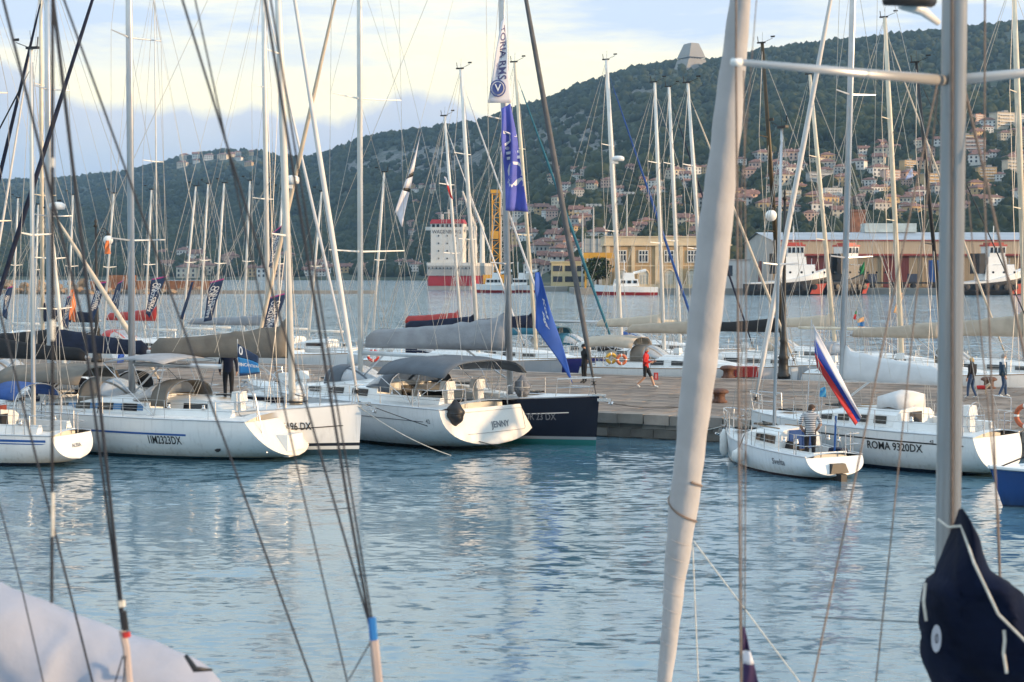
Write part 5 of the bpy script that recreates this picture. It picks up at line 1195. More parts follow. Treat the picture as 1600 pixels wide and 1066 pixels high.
# ================================================================== PEOPLE
skin = mat('skin', (.50, .29, .20), .6, 0, .08, 9)
def person(label, loc, rz, J, cloth, height=1.75, hair=None, cap=None, extra=None):
    """J overrides joints of a standing figure (metres, facing +y, x to the figure's right); the body is one skinned surface"""
    D = dict(pel=(0, 0, .95), spine=(0, -.01, 1.14), chest=(0, 0, 1.34), neck=(0, 0, 1.49), head=(0, .03, 1.60), crown=(0, .02, 1.69), nose=(0, .115, 1.595))
    for s_, k in ((-1, 'l'), (1, 'r')):
        D.update({'sh'+k: (s_*.19, 0, 1.40), 'el'+k: (s_*.25, -.03, 1.12), 'wr'+k: (s_*.26, .05, .88), 'pa'+k: (s_*.255, .075, .80),
                  'hip'+k: (s_*.095, 0, .90), 'kn'+k: (s_*.10, .02, .50), 'an'+k: (s_*.10, -.02, .09), 'to'+k: (s_*.11, .15, .035), 'ear'+k: (s_*.082, .01, 1.59)})
    D.update(J)
    rad = dict(pel=(.17, .13), spine=(.165, .12), chest=(.18, .13), neck=(.06, .06), head=(.082, .092), crown=(.06, .07), nose=(.018, .018))
    rr = {'sh': .082, 'el': .056, 'wr': .036, 'pa': .034, 'hip': .11, 'kn': .068, 'an': .048, 'to': .036, 'ear': .02}
    E = [('pel', 'spine', 0), ('spine', 'chest', 0), ('chest', 'neck', 0), ('neck', 'head', 5), ('head', 'crown', 5), ('head', 'nose', 5)]
    for k in 'lr':
        E += [('chest', 'sh'+k, 0), ('sh'+k, 'el'+k, 1), ('el'+k, 'wr'+k, 2), ('wr'+k, 'pa'+k, 6), ('pel', 'hip'+k, 3), ('hip'+k, 'kn'+k, 3), ('kn'+k, 'an'+k, 4), ('an'+k, 'to'+k, 7), ('head', 'ear'+k, 5)]
        s_ = -1 if k == 'l' else 1; pa = Vector(D['pa'+k]); dr = (pa - Vector(D['wr'+k])).normalized(); sd_ = dr.cross(Vector((s_, 0, 0)))
        sd_ = sd_.normalized() if sd_.length > .1 else Vector((0, 1, 0)); pn = dr.cross(sd_)
        for f in range(5):
            nm = f'fi{k}{f}'
            if f == 4: a_ = pa - dr*.02 + sd_*.04; b_ = a_ + dr*.03 + sd_*.025
            else: a_ = pa + dr*.045 + sd_*(.027 - .018*f); b_ = a_ + dr*(.036, .042, .038, .028)[f] - pn*.015
            D[nm+'a'] = tuple(a_); D[nm+'b'] = tuple(b_); E += [('pa'+k, nm+'a', 6), (nm+'a', nm+'b', 6)]
    names = list(D); ix = {n: i for i, n in enumerate(names)}; sc_ = height/1.75
    me = bpy.data.meshes.new('body'); me.from_pydata([Vector(D[n])*sc_ for n in names], [(ix[a_], ix[b_]) for a_, b_, _ in E], [])
    o = bpy.data.objects.new('body', me); COL.objects.link(o)
    md = o.modifiers.new('s', 'SKIN'); md.use_smooth_shade = True; md.branch_smoothing = .3
    lay = me.skin_vertices[0] if me.skin_vertices else None
    if lay is None:
        bpy.context.view_layer.objects.active = o
    for n in names:
        v = me.skin_vertices[0].data[ix[n]]; q = rad.get(n) or ((.0095, .0095) if n.startswith('fi') else (rr[n[:-1]],)*2); v.radius = (q[0]*sc_, q[1]*sc_); v.use_root = (n == 'pel')
    o.modifiers.new('u', 'SUBSURF').levels = 1
    dg = bpy.context.evaluated_depsgraph_get(); m2 = bpy.data.meshes.new_from_object(o.evaluated_get(dg)); bpy.data.objects.remove(o)
    m2.materials.clear()
    for m in cloth: m2.materials.append(m)       # 0 torso 1 upper arm 2 forearm 3 thigh 4 calf 5 head 6 hand 7 shoe
    A = [(Vector(D[a_])*sc_, Vector(D[b_])*sc_, t) for a_, b_, t in E]
    for p in m2.polygons:
        c = p.center; best = (9, 0)
        for a_, b_, t in A:
            ab = b_ - a_; u = max(0, min(1, (c - a_).dot(ab)/ab.length_squared)); dd = (c - a_ - ab*u).length - (.07 if t == 0 else (.03 if t == 3 and u < .7 else 0))
            if dd < best[0]: best = (dd, t)
        p.material_index = best[1]; p.use_smooth = True
    t = thing('person', label, 'person', loc, rz); m2.name = 'body'; ob('body', m2, t)
    hc = Vector(D['head'])*sc_; fw = (Vector(D['nose']) - Vector(D['head'])); an = math.atan2(-fw.x, fw.y)
    if hair:
        b = MB(); rs = []
        for k in range(7):
            u = k/6*PI*.56; rs.append([(.102*math.sin(u)*math.cos(a_)*sc_ + 0, (.112*math.sin(u)*math.sin(a_) - .012)*sc_, (.115*math.cos(u) - .045*max(0, -math.sin(a_))*(u > 1) + (.035 if math.sin(a_) > .3 and u > 1.2 else 0) + .01)*sc_) for a_ in [2*PI*j/14 for j in range(14)]])
        rs[0] = [(0.001*math.cos(2*PI*j/14), -.012, .125*sc_) for j in range(14)]; b.rings(rs, 0, False); h_ = b.build('hair', hair, t, True); h_.location = hc; h_.rotation_euler = (0, 0, an)
    if cap:
        b = MB(); b.lathe([(.108, -.0), (.11, .05), (.09, .1), (.04, .125), (.005, .13)], 14); b.box((0, .13, .012), (.15, .12, .015)); c_ = b.build('cap', cap, t, True); c_.location = hc + Vector((0, 0, .035)); c_.rotation_euler = (0, 0, an)
    for s_ in (-1, 1):
        b = MB(); b.lathe([(.001, -.008), (.008, 0), (.001, .008)], 6); e_ = b.build('eye', black, t); e_.location = hc + Vector((s_*.032*math.cos(an) - .085*math.sin(an), .085*math.cos(an) + s_*.032*math.sin(an), .015))*sc_
    return t
blackcloth = mat('cloth_black', (.010, .011, .015), .9, 0, .3, 8, .3, 25); redcloth = mat('cloth_red', (.50, .022, .020), .85, 0, .15, 6, .3, 25)
jeans = mat('denim', (.04, .075, .15), .9, 0, .25, 12); shoe_w = mat('shoe_white', (.62, .62, .60), .7); jacket = mat('cloth_steel_blue', (.035, .07, .115), .9, 0, .2, 8)
white_c = mat('cloth_white', (.62, .61, .60), .9); grey_h = mat('hair_grey', (.30, .27, .25), .9, 0, .3, 30); brown_h = mat('hair_brown', (.07, .04, .025), .9, 0, .3, 30); blonde = mat('hair_blonde', (.40, .28, .13), .9, 0, .3, 30)
def striped():
    m = bpy.data.materials.new('cloth_striped'); m.use_nodes = True; t = m.node_tree; b = t.nodes['Principled BSDF']; b.inputs['Roughness'].default_value = .9
    co = t.nodes.new('ShaderNodeTexCoord'); se = t.nodes.new('ShaderNodeSeparateXYZ'); t.links.new(co.outputs['Object'], se.inputs[0])
    mu = t.nodes.new('ShaderNodeMath'); mu.operation = 'MULTIPLY'; mu.inputs[1].default_value = 19; t.links.new(se.outputs[2], mu.inputs[0])
    fr = t.nodes.new('ShaderNodeMath'); fr.operation = 'FRACT'; t.links.new(mu.outputs[0], fr.inputs[0]); gt = t.nodes.new('ShaderNodeMath'); gt.operation = 'GREATER_THAN'; gt.inputs[1].default_value = .5; t.links.new(fr.outputs[0], gt.inputs[0])
    x = t.nodes.new('ShaderNodeMix'); x.data_type = 'RGBA'; x.inputs[6].default_value = (.66, .65, .64, 1); x.inputs[7].default_value = (.014, .016, .04, 1); t.links.new(gt.outputs[0], x.inputs[0]); t.links.new(x.outputs[2], b.inputs['Base Color']); return m
# walking man, facing right (+x): stride, phone held before him
W = dict(hipl=(-.095, 0, .90), knl=(-.10, .20, .50), anl=(-.10, .34, .11), tol=(-.1, .52, .06), knr=(.10, -.02, .49), anr=(.10, -.36, .16), tor=(.11, -.22, .05),
         shl=(-.19, .02, 1.40), ell=(-.23, .0, 1.12), wrl=(-.17, .24, 1.12), pal=(-.15, .33, 1.14), elr=(.24, -.02, 1.12), wrr=(.17, .22, 1.10), par=(.13, .31, 1.12), head=(0, .06, 1.60), nose=(0, .15, 1.57), crown=(0, .05, 1.69))
WK = person('man in red zip top and black shorts walking with a phone', onz(1009, 607, QZ), -PI/2 - .35, W, [redcloth, redcloth, redcloth, blackcloth, skin, skin, skin, shoe_w], 1.8, grey_h)
r = thing('mobile_phone', 'dark mobile phone held by the walking man in red', 'phone', WK.location + Matrix.Rotation(-PI/2 - .35, 3, 'Z') @ Vector((-.01, .40, 1.19)), -PI/2 - .35)
b = MB(); b.box((0, 0, 0), (.075, .012, .15)); b.build('case', black, r); b = MB(); b.box((0, -.008, 0), (.066, .004, .135)); b.build('screen', dglass, r)
# man in black with cap, hands clasped behind
S = dict(ell=(-.24, -.12, 1.14), wrl=(-.08, -.20, .98), pal=(-.02, -.2, .95), elr=(.24, -.12, 1.14), wrr=(.08, -.2, 1.0), par=(.02, -.22, .96), nose=(-.06, .10, 1.595))
person('man in black clothes and black cap standing on the pier', onz(913, 599, QZ), PI/2 + .5, S, [blackcloth]*5 + [skin, skin, mat('shoe_black', (.012, .012, .012), .6)], 1.78, grey_h, blackcloth)
# man in dark jacket seen from behind, on the taupe-hooded yacht's neighbour
p = at(357, 620, 50.6); p.z = 1.62; person('man in dark navy jacket standing with his back turned on yacht 3196 DX', p, .15, S | dict(wrl=(-.26, .06, .9), pal=(-.25, .1, .84), ell=(-.26, -.02, 1.13), elr=(.26, -.02, 1.13), wrr=(.26, .06, .9), par=(.25, .1, .84)), [canvas_navy]*3 + [blackcloth]*2 + [skin, skin, MATS['shoe_black']], 1.85, mat('hair_red', (.16, .06, .04), .9))
# striped sailor in Svelta's well, back turned, looking right
T = dict(pel=(0, -.04, .90), spine=(.0, .02, 1.12), chest=(0, .05, 1.32), neck=(.02, .08, 1.46), head=(.05, .12, 1.57), crown=(.05, .11, 1.66), nose=(.13, .16, 1.565), ell=(-.30, -.04, 1.12), wrl=(-.20, .10, .92), pal=(-.15, .17, .87), elr=(.30, -.05, 1.14), wrr=(.2, .10, .95), par=(.14, .17, .9), earl=(.0, .18, 1.56), earr=(.09, .04, 1.56))
T.update(shl=(-.2, .04, 1.38), shr=(.2, .04, 1.38))
p = loc2w(B7, (1.0, .1, .36)); person('man in navy striped T-shirt standing in the well of Svelta, back turned', p, -.12, T, [striped()]*2 + [skin] + [blackcloth]*2 + [skin, skin, black], 1.74, brown_h)
# couple at the right
C1 = dict(knl=(-.1, .1, .5), anl=(-.1, .12, .1), tol=(-.1, .28, .04), anr=(.1, -.16, .1), tor=(.1, .0, .04))
CW = person('woman in black jacket and jeans walking a small dog', onz(1518, 623, QZ), .75, C1, [blackcloth]*3 + [jeans]*2 + [skin, skin, shoe_w], 1.66, blonde)
person('man in open blue jacket, white shirt and jeans strolling on the pier', onz(1567, 621, QZ), -PI/2 - .2, C1, [white_c, jacket, jacket, jeans, jeans, skin, skin, shoe_w], 1.78, grey_h)
mj = MB()
for s_ in (-1, 1): mj.grid(lambda u, v: (s_*(.06 + .155*math.sin(PI*.5*u)), (.135 - .27*u) + .0, 1.42 - .55*v), 5, 5, 0, .02)
o = mj.build('jacket_front', jacket, [x for x in bpy.data.objects if x.get('label', '').startswith('man in open blue')][0], True)
# dog with red coat
def dog():
    r = thing('dog', 'small dog in a red coat on the pier', 'dog', onz(1533, 617, QZ), -.35)
    J = dict(a=(-.2, 0, .28), b=(0, 0, .27), c=(.17, 0, .30), n=(.25, 0, .38), h=(.31, 0, .43), m=(.39, 0, .40), t1=(-.28, 0, .33), t2=(-.34, 0, .42)); E = [('a', 'b'), ('b', 'c'), ('c', 'n'), ('n', 'h'), ('h', 'm'), ('a', 't1'), ('t1', 't2')]
    Rr = dict(a=.075, b=.08, c=.09, n=.055, h=.062, m=.028, t1=.022, t2=.014)
    for s_, k in ((-1, 'l'), (1, 'r')):
        J.update({'e'+k: (.29, s_*.05, .49), 'fs'+k: (.16, s_*.05, .24), 'fw'+k: (.17, s_*.05, .10), 'fp'+k: (.18, s_*.05, .02), 'hk'+k: (-.15, s_*.05, .20), 'hh'+k: (-.23, s_*.05, .11), 'hp'+k: (-.2, s_*.05, .02)})
        E += [('h', 'e'+k), ('c', 'fs'+k), ('fs'+k, 'fw'+k), ('fw'+k, 'fp'+k), ('a', 'hk'+k), ('hk'+k, 'hh'+k), ('hh'+k, 'hp'+k)]
        Rr.update({'e'+k: .018, 'fs'+k: .035, 'fw'+k: .02, 'fp'+k: .022, 'hk'+k: .045, 'hh'+k: .02, 'hp'+k: .022})
    nm = list(J); ix = {n: i for i, n in enumerate(nm)}; me = bpy.data.meshes.new('body'); me.from_pydata([J[n] for n in nm], [(ix[a_], ix[b_]) for a_, b_ in E], [])
    o = bpy.data.objects.new('body', me); COL.objects.link(o); o.modifiers.new('s', 'SKIN')
    for n in nm: me.skin_vertices[0].data[ix[n]].radius = (Rr[n], Rr[n]); me.skin_vertices[0].data[ix[n]].use_root = n == 'b'
    o.modifiers.new('u', 'SUBSURF').levels = 1; m2 = bpy.data.meshes.new_from_object(o.evaluated_get(bpy.context.evaluated_depsgraph_get())); bpy.data.objects.remove(o)
    m2.materials.clear(); m2.materials.append(mat('dog_fur', (.45, .38, .28), .95)); m2.shade_smooth(); ob('body', m2, r)
    b = MB(); b.rings([[(x, w_*math.cos(a_), .285 + w_*1.05*math.sin(a_)) for a_ in np.linspace(-.5, PI + .5, 10)] for x, w_ in ((-.2, .085), (-.08, .098), (.05, .1), (.17, .102))], 0, False, False); b.build('coat', redcloth, r, True)
dog()

# ================================================================== FLAGS AND BANNERS
fl_navy = mat('flag_navy', (.018, .04, .095), .85, 0, .15, 3); fl_pink = mat('flag_pink', (.40, .06, .22), .85); fl_blue = mat('flag_blue', (.03, .10, .42), .8, 0, .12, 2)
fl_viol = mat('flag_violet', (.10, .12, .46), .8, 0, .2, 1.5); fl_white = mat('flag_white', (.70, .68, .72), .8, 0, .05, 2); fl_sky = mat('flag_sky', (.02, .17, .42), .8); fl_red = mat('flag_red', (.48, .03, .03), .8); fl_green = mat('flag_green', (.02, .22, .07), .8); fl_peach = mat('flag_peach', (.62, .34, .16), .8); fl_or = mat('flag_orange', (.70, .20, .07), .8)
def flag(name, label, Y, TL, TR, BR, BL, bands, texts=(), amp=.06, waves=1.6, pole=None, cat='flag', nu=10, nv=18, group=None, ydepth=(0, 0, 0, 0)):
    """cloth stretched between four corners (photo pixels at distance Y), rippled; bands = [(v0, v1, material)] from top to bottom"""
    C = [at(p[0], p[1], Y + dd) for p, dd in zip((TL, TR, BR, BL), ydepth)]; o0 = (C[0] + C[1])/2
    Wd = ((C[1] - C[0]).length + (C[2] - C[3]).length)/2; Hd = ((C[3] - C[0]).length + (C[2] - C[1]).length)/2; ph = (TL[0]*.7) % 6
    def S(u, v, off=0.0):
        p = (C[0]*(1 - u) + C[1]*u)*(1 - v) + (C[3]*(1 - u) + C[2]*u)*v - o0
        rip = amp*(math.sin(waves*2*PI*u + 2.2*v*PI + ph) + .5*math.sin(3.1*PI*v + 4*u + ph))*min(1, v*2 + .3)
        return p + Vector((rip*.25, rip + off, rip*.1))
    r = thing(name, label, cat, o0, 0, group)
    for v0, v1, m in bands:
        b = MB(); b.grid(lambda u, v: S(u, v0 + (v1 - v0)*v), nu, max(2, int(nv*(v1 - v0))), 0, .006); b.build('cloth', m, r, True)
    for body, u0, v0, size, rot, m in texts:
        c_, s_ = math.cos(rot), math.sin(rot)
        for sg in (-1,): lettering(r, body, lambda x, y: S(min(1, max(0, u0 + (x*c_ - y*s_)/Wd)), min(1, max(0, v0 - (x*s_ + y*c_)/Hd)), sg*.012), size, m)
    if pole:
        b = MB(); b.tube([at(p[0], p[1], Y + .03) - o0 for p in pole], .018, 5); b.build('staff', steel, r)
    return r
SAN = [((237, 436), (261, 431), (234, 497), (228, 490), 'beside the second raked keelboat mast'), ((328, 441), (350, 435), (330, 501), (318, 503), 'among the raked keelboat masts'),
       ((184, 443), (193, 437), (181, 498), (172, 475), 'left of the taupe-hooded cruiser mast'), ((152, 442), (166, 440), (146, 502), (137, 493), 'behind the globe lamp post'), ((10, 450), (20, 447), (10, 500), (3, 492), 'behind the striped furled sail'),
       ((104, 465), (114, 460), (106, 515), (96, 508), 'behind the orange flag'), ((421, 465), (448, 457), (425, 525), (407, 523), 'low behind the mast of 3196 DX'), ((424, 365), (443, 350), (430, 412), (420, 418), 'high behind the mast of 3196 DX')]
for i, (a_, b_, c_, d_, wh) in enumerate(SAN):
    Y = 84 if a_[0] > 120 else 76; hh = (d_[1] - a_[1])/F*Y; ww = abs(b_[0] - a_[0])/F*Y
    flag('banner', f'navy SANATORIO TRIESTINO banner with pink edge {wh}', Y, a_, b_, c_, d_, [(0, .035, fl_pink), (.035, 1, fl_navy)],
         [('SANATORIO', .36, .52, min(hh*.16, ww*.42), PI/2, ink_w), ('TRIESTINO', .66, .50, min(hh*.16, ww*.42), PI/2, ink_w)], .03, 1.0, [(b_[0] + 1, b_[1] - 4), (c_[0] + 3, c_[1] + 30)], 'banner')
flag('banner', 'furled thin navy banner hanging between two raked keelboat masts', 84, (299, 441), (303, 440), (286, 500), (281, 498), [(0, 1, fl_navy)], (), .02, 1, None, 'banner')
r = flag('signal_flag', 'navy and sky blue race flag lettered FINCANTIERI and 0', 48.6, (371, 537), (404, 557), (405, 584), (374, 588), [(0, .40, fl_navy), (.40, .92, fl_sky), (.92, 1, fl_navy)],
     [('FINCANTIERI', .5, .62, .125, .06, ink_w), ('0', .16, .18, .30, 0, ink_w)], .03, 1.0, [(371, 530), (376, 640)])
YF = (loc2w(B5, (mast_dx(P5, d5, 797), 0, 0))).y - .5
flag('house_flag', 'white flag lettered RMS with a round blue emblem high on the mast', YF, (783, 34), (789, 28), (799, 161), (762, 161), [(0, 1, fl_white)],
     [('TORIA RMS', .56, .40, .36, -PI/2, mat('ink_violet', (.10, .09, .20), .7)), ('system', .32, .60, .17, -PI/2, mat('ink_lilac', (.32, .28, .42), .7))], .04, .8)
rf = [x for x in bpy.data.objects if x.get('label', '').startswith('white flag lettered RMS')][0]
ec = at(778, 138, YF - .12) - rf.location
b = MB(); b.tube([ec + Vector((.25*math.cos(a_), 0, .27*math.sin(a_))) for a_ in np.linspace(0, 2*PI, 21)], .022, 4); b.build('emblem_ring', mat('emblem_blue', (.05, .08, .25), .7), rf)
b = MB(); b.add([ec + Vector((.19*math.cos(a_), -.0, .21*math.sin(a_))) for a_ in np.linspace(0, 2*PI, 20, False)], [tuple(range(20))]); b.build('emblem_disc', MATS['emblem_blue'], rf)
lettering(rf, 'V', lambda x, y: ec + Vector((x, -.02, y)), .34, ink_w)
flag('house_flag', 'violet blue flag with white letters hanging below the white flag', YF, (783, 170), (798, 162), (826, 331), (790, 329), [(0, 1, fl_viol)], [('A.iICS', .58, .50, .78, -PI/2, fl_white)], .12, 1.5, None, 'flag', 14, 24)
flag('house_flag', 'long blue flag with white script hanging from the pier yacht mast', 58, (836, 426), (843, 425), (896, 600), (837, 512), [(0, 1, fl_blue)], [('Kos', .55, .42, .42, -PI/2 + .35, ink_w), ('sagl', .42, .60, .34, -PI/2 + .35, ink_w)], .08, 1.0, None, 'flag', 12, 24)
flag('pennant', 'white pennant with black marks hanging from a backstay', 60, (650, 236), (658, 205), (629, 355), (617, 331), [(0, .42, fl_white), (.42, .47, black), (.47, .6, fl_white), (.6, .64, black), (.64, 1, fl_white)], (), .05, 1)
flag('national_flag', 'white, blue and red striped flag drooping over the stern of Svelta', 44.6, (1270, 506), (1276, 574), (1337, 665), (1347, 651), [(0, 1, fl_white)], (), .03, .8, [(1268, 500), (1259, 700)])
rf = [x for x in bpy.data.objects if x.get('label', '').startswith('white, blue and red')][0]
for ch in list(rf.children):
    if ch.name.startswith('cloth'): bpy.data.objects.remove(ch)
C = [at(*p, 44.6) - rf.location for p in ((1270, 506), (1347, 651), (1337, 665), (1276, 574))]
for k, m in enumerate((fl_white, mat('flag_deep_blue', (.015, .05, .30), .8), fl_red)):
    def S(u, v, k=k):
        v = (k + v)/3; p = (C[0]*(1 - u) + C[1]*u)*(1 - v) + (C[3]*(1 - u) + C[2]*u)*v; rp = .05*math.sin(5*u + 7*v); return p + Vector((rp*.5, rp, 0))
    b = MB(); b.grid(S, 18, 4, 0, .006); b.build('stripe', m, rf, True)
flag('windsock', 'small orange windsock under the globe lamp', 62, (165, 376), (170, 376), (173, 397), (163, 397), [(0, 1, fl_or)], (), .02, 1)
flag('signal_flag', 'orange flag hanging from a mast by the navy sail bag', 66, (110, 453), (116, 452), (119, 503), (108, 500), [(0, 1, fl_or)], (), .05, 1)
flag('pennant', 'cream pennant on the mast with the long cream boom', 82, (1405, 455), (1410, 458), (1409, 492), (1396, 489), [(0, 1, fl_peach)], (), .04, 1)
flag('signal_flag', 'small yellow and blue flag on the long cream boom', 84, (1339, 499), (1350, 495), (1351, 517), (1341, 515), [(0, .35, fl_peach), (.35, .7, fl_sky), (.7, 1, fl_peach)], (), .03, 1)
flag('national_flag', 'green, white and red flag at the stern of the small dark tug', 428, (1343, 420), (1351, 408), (1350, 430), (1344, 432), [(0, 1, fl_green)], (), .2, 1)
flag('pennant', 'pale blue pennant flying above the hillside houses', 70, (1425, 262), (1417, 275), (1414, 282), (1427, 276), [(0, 1, mat('flag_pale', (.35, .42, .62), .8))], (), .02, 1)
flag('signal_flag', 'light blue flag among the yachts behind the small sloop', 60, (100, 575), (110, 577), (118, 606), (100, 608), [(0, 1, mat('flag_cyan', (.04, .25, .48), .8))], [('18', .4, .8, .4, 0, ink_w)], .03, 1)
flag('signal_flag', 'bright blue flag among the red boat covers', 78, (262, 533), (268, 536), (278, 560), (262, 560), [(0, 1, fl_sky)], (), .03, 1)
flag('national_flag', 'small red, white and blue flag by the taupe-hooded cruiser mast', 62, (186, 538), (193, 536), (194, 566), (183, 568), [(0, .4, fl_red), (.4, .55, fl_white), (.55, 1, fl_blue)], (), .02, 1)
flag('pennant', 'red and white pennant on a stay above the cargo ship', 90, (694, 276), (697, 277), (708, 312), (703, 308), [(0, .4, fl_white), (.4, 1, fl_red)], (), .02, 1)
flag('signal_flag', 'light blue pennant raised on the day sailer Svelta', 46, (1282, 607), (1290, 604), (1291, 621), (1280, 620), [(0, 1, mat('flag_cyan', (.04, .25, .48)))], (), .02, 1, [(1286, 604), (1282, 655)])
flag('pennant', 'red pennant on a yacht spreader over the blue water', 60, (1337, 486), (1339, 486), (1337, 500), (1333, 498), [(0, .4, fl_green), (.4, 1, fl_red)], (), .01, 1)

# ================================================================== FOREGROUND BOATS (mostly above and below the frame)
d = Vector((-.33, .944, 0)).normalized(); M = at(1485, 533, 10.0)
FR, HF = yacht('near yacht with grey mast, white furled sail and navy sail bag', Vector((M.x, M.y, 0)) - d*6.9, d, 11.5, 3.6, 1.1, 1.35, None, .8, .3, .1, mast_base_dx=6.9, mast_top=19.8, mr=.098, mastm=mat('near_mast', (.47, .46, .45), .35, .55, .05, 2), sp=(), boom=0, furl=None, hood=None, detail=0, pulpit=False, backstay=False, wheels=0, cabin=True)
for ch in list(FR.children):
    if ch.name.split('.')[0] in ('shroud', 'forestay'): bpy.data.objects.remove(ch)
iv = (Matrix.Translation(FR.location) @ Matrix.Rotation(FR.rotation_euler.z, 4, 'Z')).inverted()
def fg(px, py, Y): return iv @ at(px, py, Y)
nm = MATS['near_mast']
b = MB(); b.tube([fg(1487, 1200, 9.9), fg(1487, -300, 9.9)], .012, 4); b.build('sail_track', rope_br, FR)
# furled headsail with wrapped folds
def furl_fg():
    top = at(1485, -2900, 10.0); P0 = at(1034, 1120, 14.2)
    n = 90; pts = []; rr = []
    for i in range(n + 1):
        py = 1120 - i*1250/n; px = interp(py, [(-150, 1172), (0, 1157), (400, 1113), (600, 1090), (750, 1073), (900, 1055), (1120, 1033)]); Y = interp(py, [(-150, 12.2), (1120, 14.0)])
        w_ = interp(py, [(-150, 28), (0, 35), (200, 48), (400, 57), (600, 55), (745, 49), (760, 51), (800, 46), (900, 38), (1066, 23), (1120, 20)])
        pts.append(iv @ at(px, py, Y)); rr.append(.94*w_/2/F*Y*(1 + .022*math.sin(i*1.15) + .015*math.sin(i*.37)))
    b = MB(); b.tube(pts, rr, 20); 
    b.v = [(x + .008*pnoise(Vector((x*9, y*9, z*2.5))), y + .010*pnoise(Vector((x*9 + 5, y*9, z*2.5))), z) for x, y, z in b.v]
    b.build('furled_sail', mat('sail_near', (.43, .41, .405), .85, 0, .07, 3, .45, 6), FR, True)
    b = MB()   # sheet wrapped round the sail and the spiral edge of the cloth
    def wrap(py0, py1, turns, rad, ph=0):
        q = []
        for k in range(40):
            u = k/39; py = py0 + (py1 - py0)*u; i = (1120 - py)/1250*n; i0 = int(i); c = pts[i0].lerp(pts[min(n, i0 + 1)], i - i0); R_ = rr[i0] + rad; a_ = ph + turns*2*PI*u; ax = (pts[i0 + 1] - pts[i0]).normalized(); sx = ax.orthogonal().normalized(); sy = ax.cross(sx)
            q.append(c + (sx*math.cos(a_) + sy*math.sin(a_))*R_)
        return q
    b.tube(wrap(745, 812, 1.2, .006, 2.2), .012, 5); b.build('wrapped_sheet', rope_br, FR)
    b = MB()
    for k in range(9): b.tube(wrap(835 + k*27, 862 + k*27, 1.0, -.001, .4), .006, 4)
    b.build('cloth_edge', mat('sail_edge', (.40, .37, .36), .85), FR)
furl_fg()
def spreader(a_, b_, r0, r1, name='spreader'):
    b = MB(); b.tube([a_, b_], [r0, r1], 8, 0, .5); return b.build(name, nm, FR, True)
s1 = spreader(fg(1478, 126, 9.95), fg(1150, 97, 9.3), .036, .020); spreader(fg(1505, 124, 10.05), fg(1760, 98, 10.7), .036, .020)
b = MB(); b.tube([fg(1158, 98, 9.3), fg(1143, 97, 9.28)], [.026, .022], 8); b.build('end_cap', white, FR, True)
# radar bracket near the top of the frame
b = MB(); b.tube([fg(1380, 4, 9.6), fg(1400, -2, 9.6), fg(1440, -3, 9.6), fg(1455, 2, 9.7)], [.02, .045, .055, .04], 10); b.build('radar_scanner', black, FR, True)
b = MB(); b.tube([fg(1408, 8, 9.7), fg(1440, 16, 9.8), fg(1466, 36, 9.9)], [.03, .035, .02], 6); b.build('radar_bracket', white, FR, True)
def stay(parent, inv, pts, rpx, m, name='shroud'):
    b = MB(); b.tube([inv @ at(*p) for p in pts], rpx, 6); return b.build(name, m, parent)
stay(FR, iv, [(1150, -60, 9.4), (1150, 97, 9.3), (1158, 1130, 9.2)], .007, rope_br); stay(FR, iv, [(1162, 110, 9.5), (1166, 500, 9.4), (1163, 1130, 9.3)], .004, rope_br); stay(FR, iv, [(1182, 0, 9.6), (1158, 300, 9.5), (1160, 1130, 9.3)], .003, rope_br)
stay(FR, iv, [(1464, 132, 9.9), (1265, 1090, 9.0)], .006, rope_br, 'lower_shroud'); stay(FR, iv, [(1466, 140, 10), (1366, 1090, 9.3)], .005, rope_br, 'lower_shroud')
stay(FR, iv, [(1506, 135, 10), (1545, 300, 9.8), (1720, 1100, 9)], .009, rope_br, 'lower_shroud'); stay(FR, iv, [(1539, -20, 9.5), (1538, 300, 9.4), (1546, 520, 9.4), (1562, 900, 9.2), (1567, 980, 9.2)], .006, rope_br, 'lazy_jack')
stay(FR, iv, [(1512, 300, 9.5), (1540, 600, 9.4), (1560, 800, 9.3), (1566, 975, 9.2)], .004, rope_br, 'lazy_jack')
stay(FR, iv, [(1082, 848, 13.2), (1092, 1090, 13)], .006, rope_w, 'furling_line'); stay(FR, iv, [(1084, 846, 13.2), (1260, 1080, 12.4)], .007, rope_w, 'sheet')
stay(FR, iv, [(1466, 812, 9.7), (1482, 824, 9.5), (1502, 822, 9.2), (1522, 880, 8.75), (1560, 960, 8.6), (1640, 1040, 8.5)], .008, rope_w, 'reef_line')
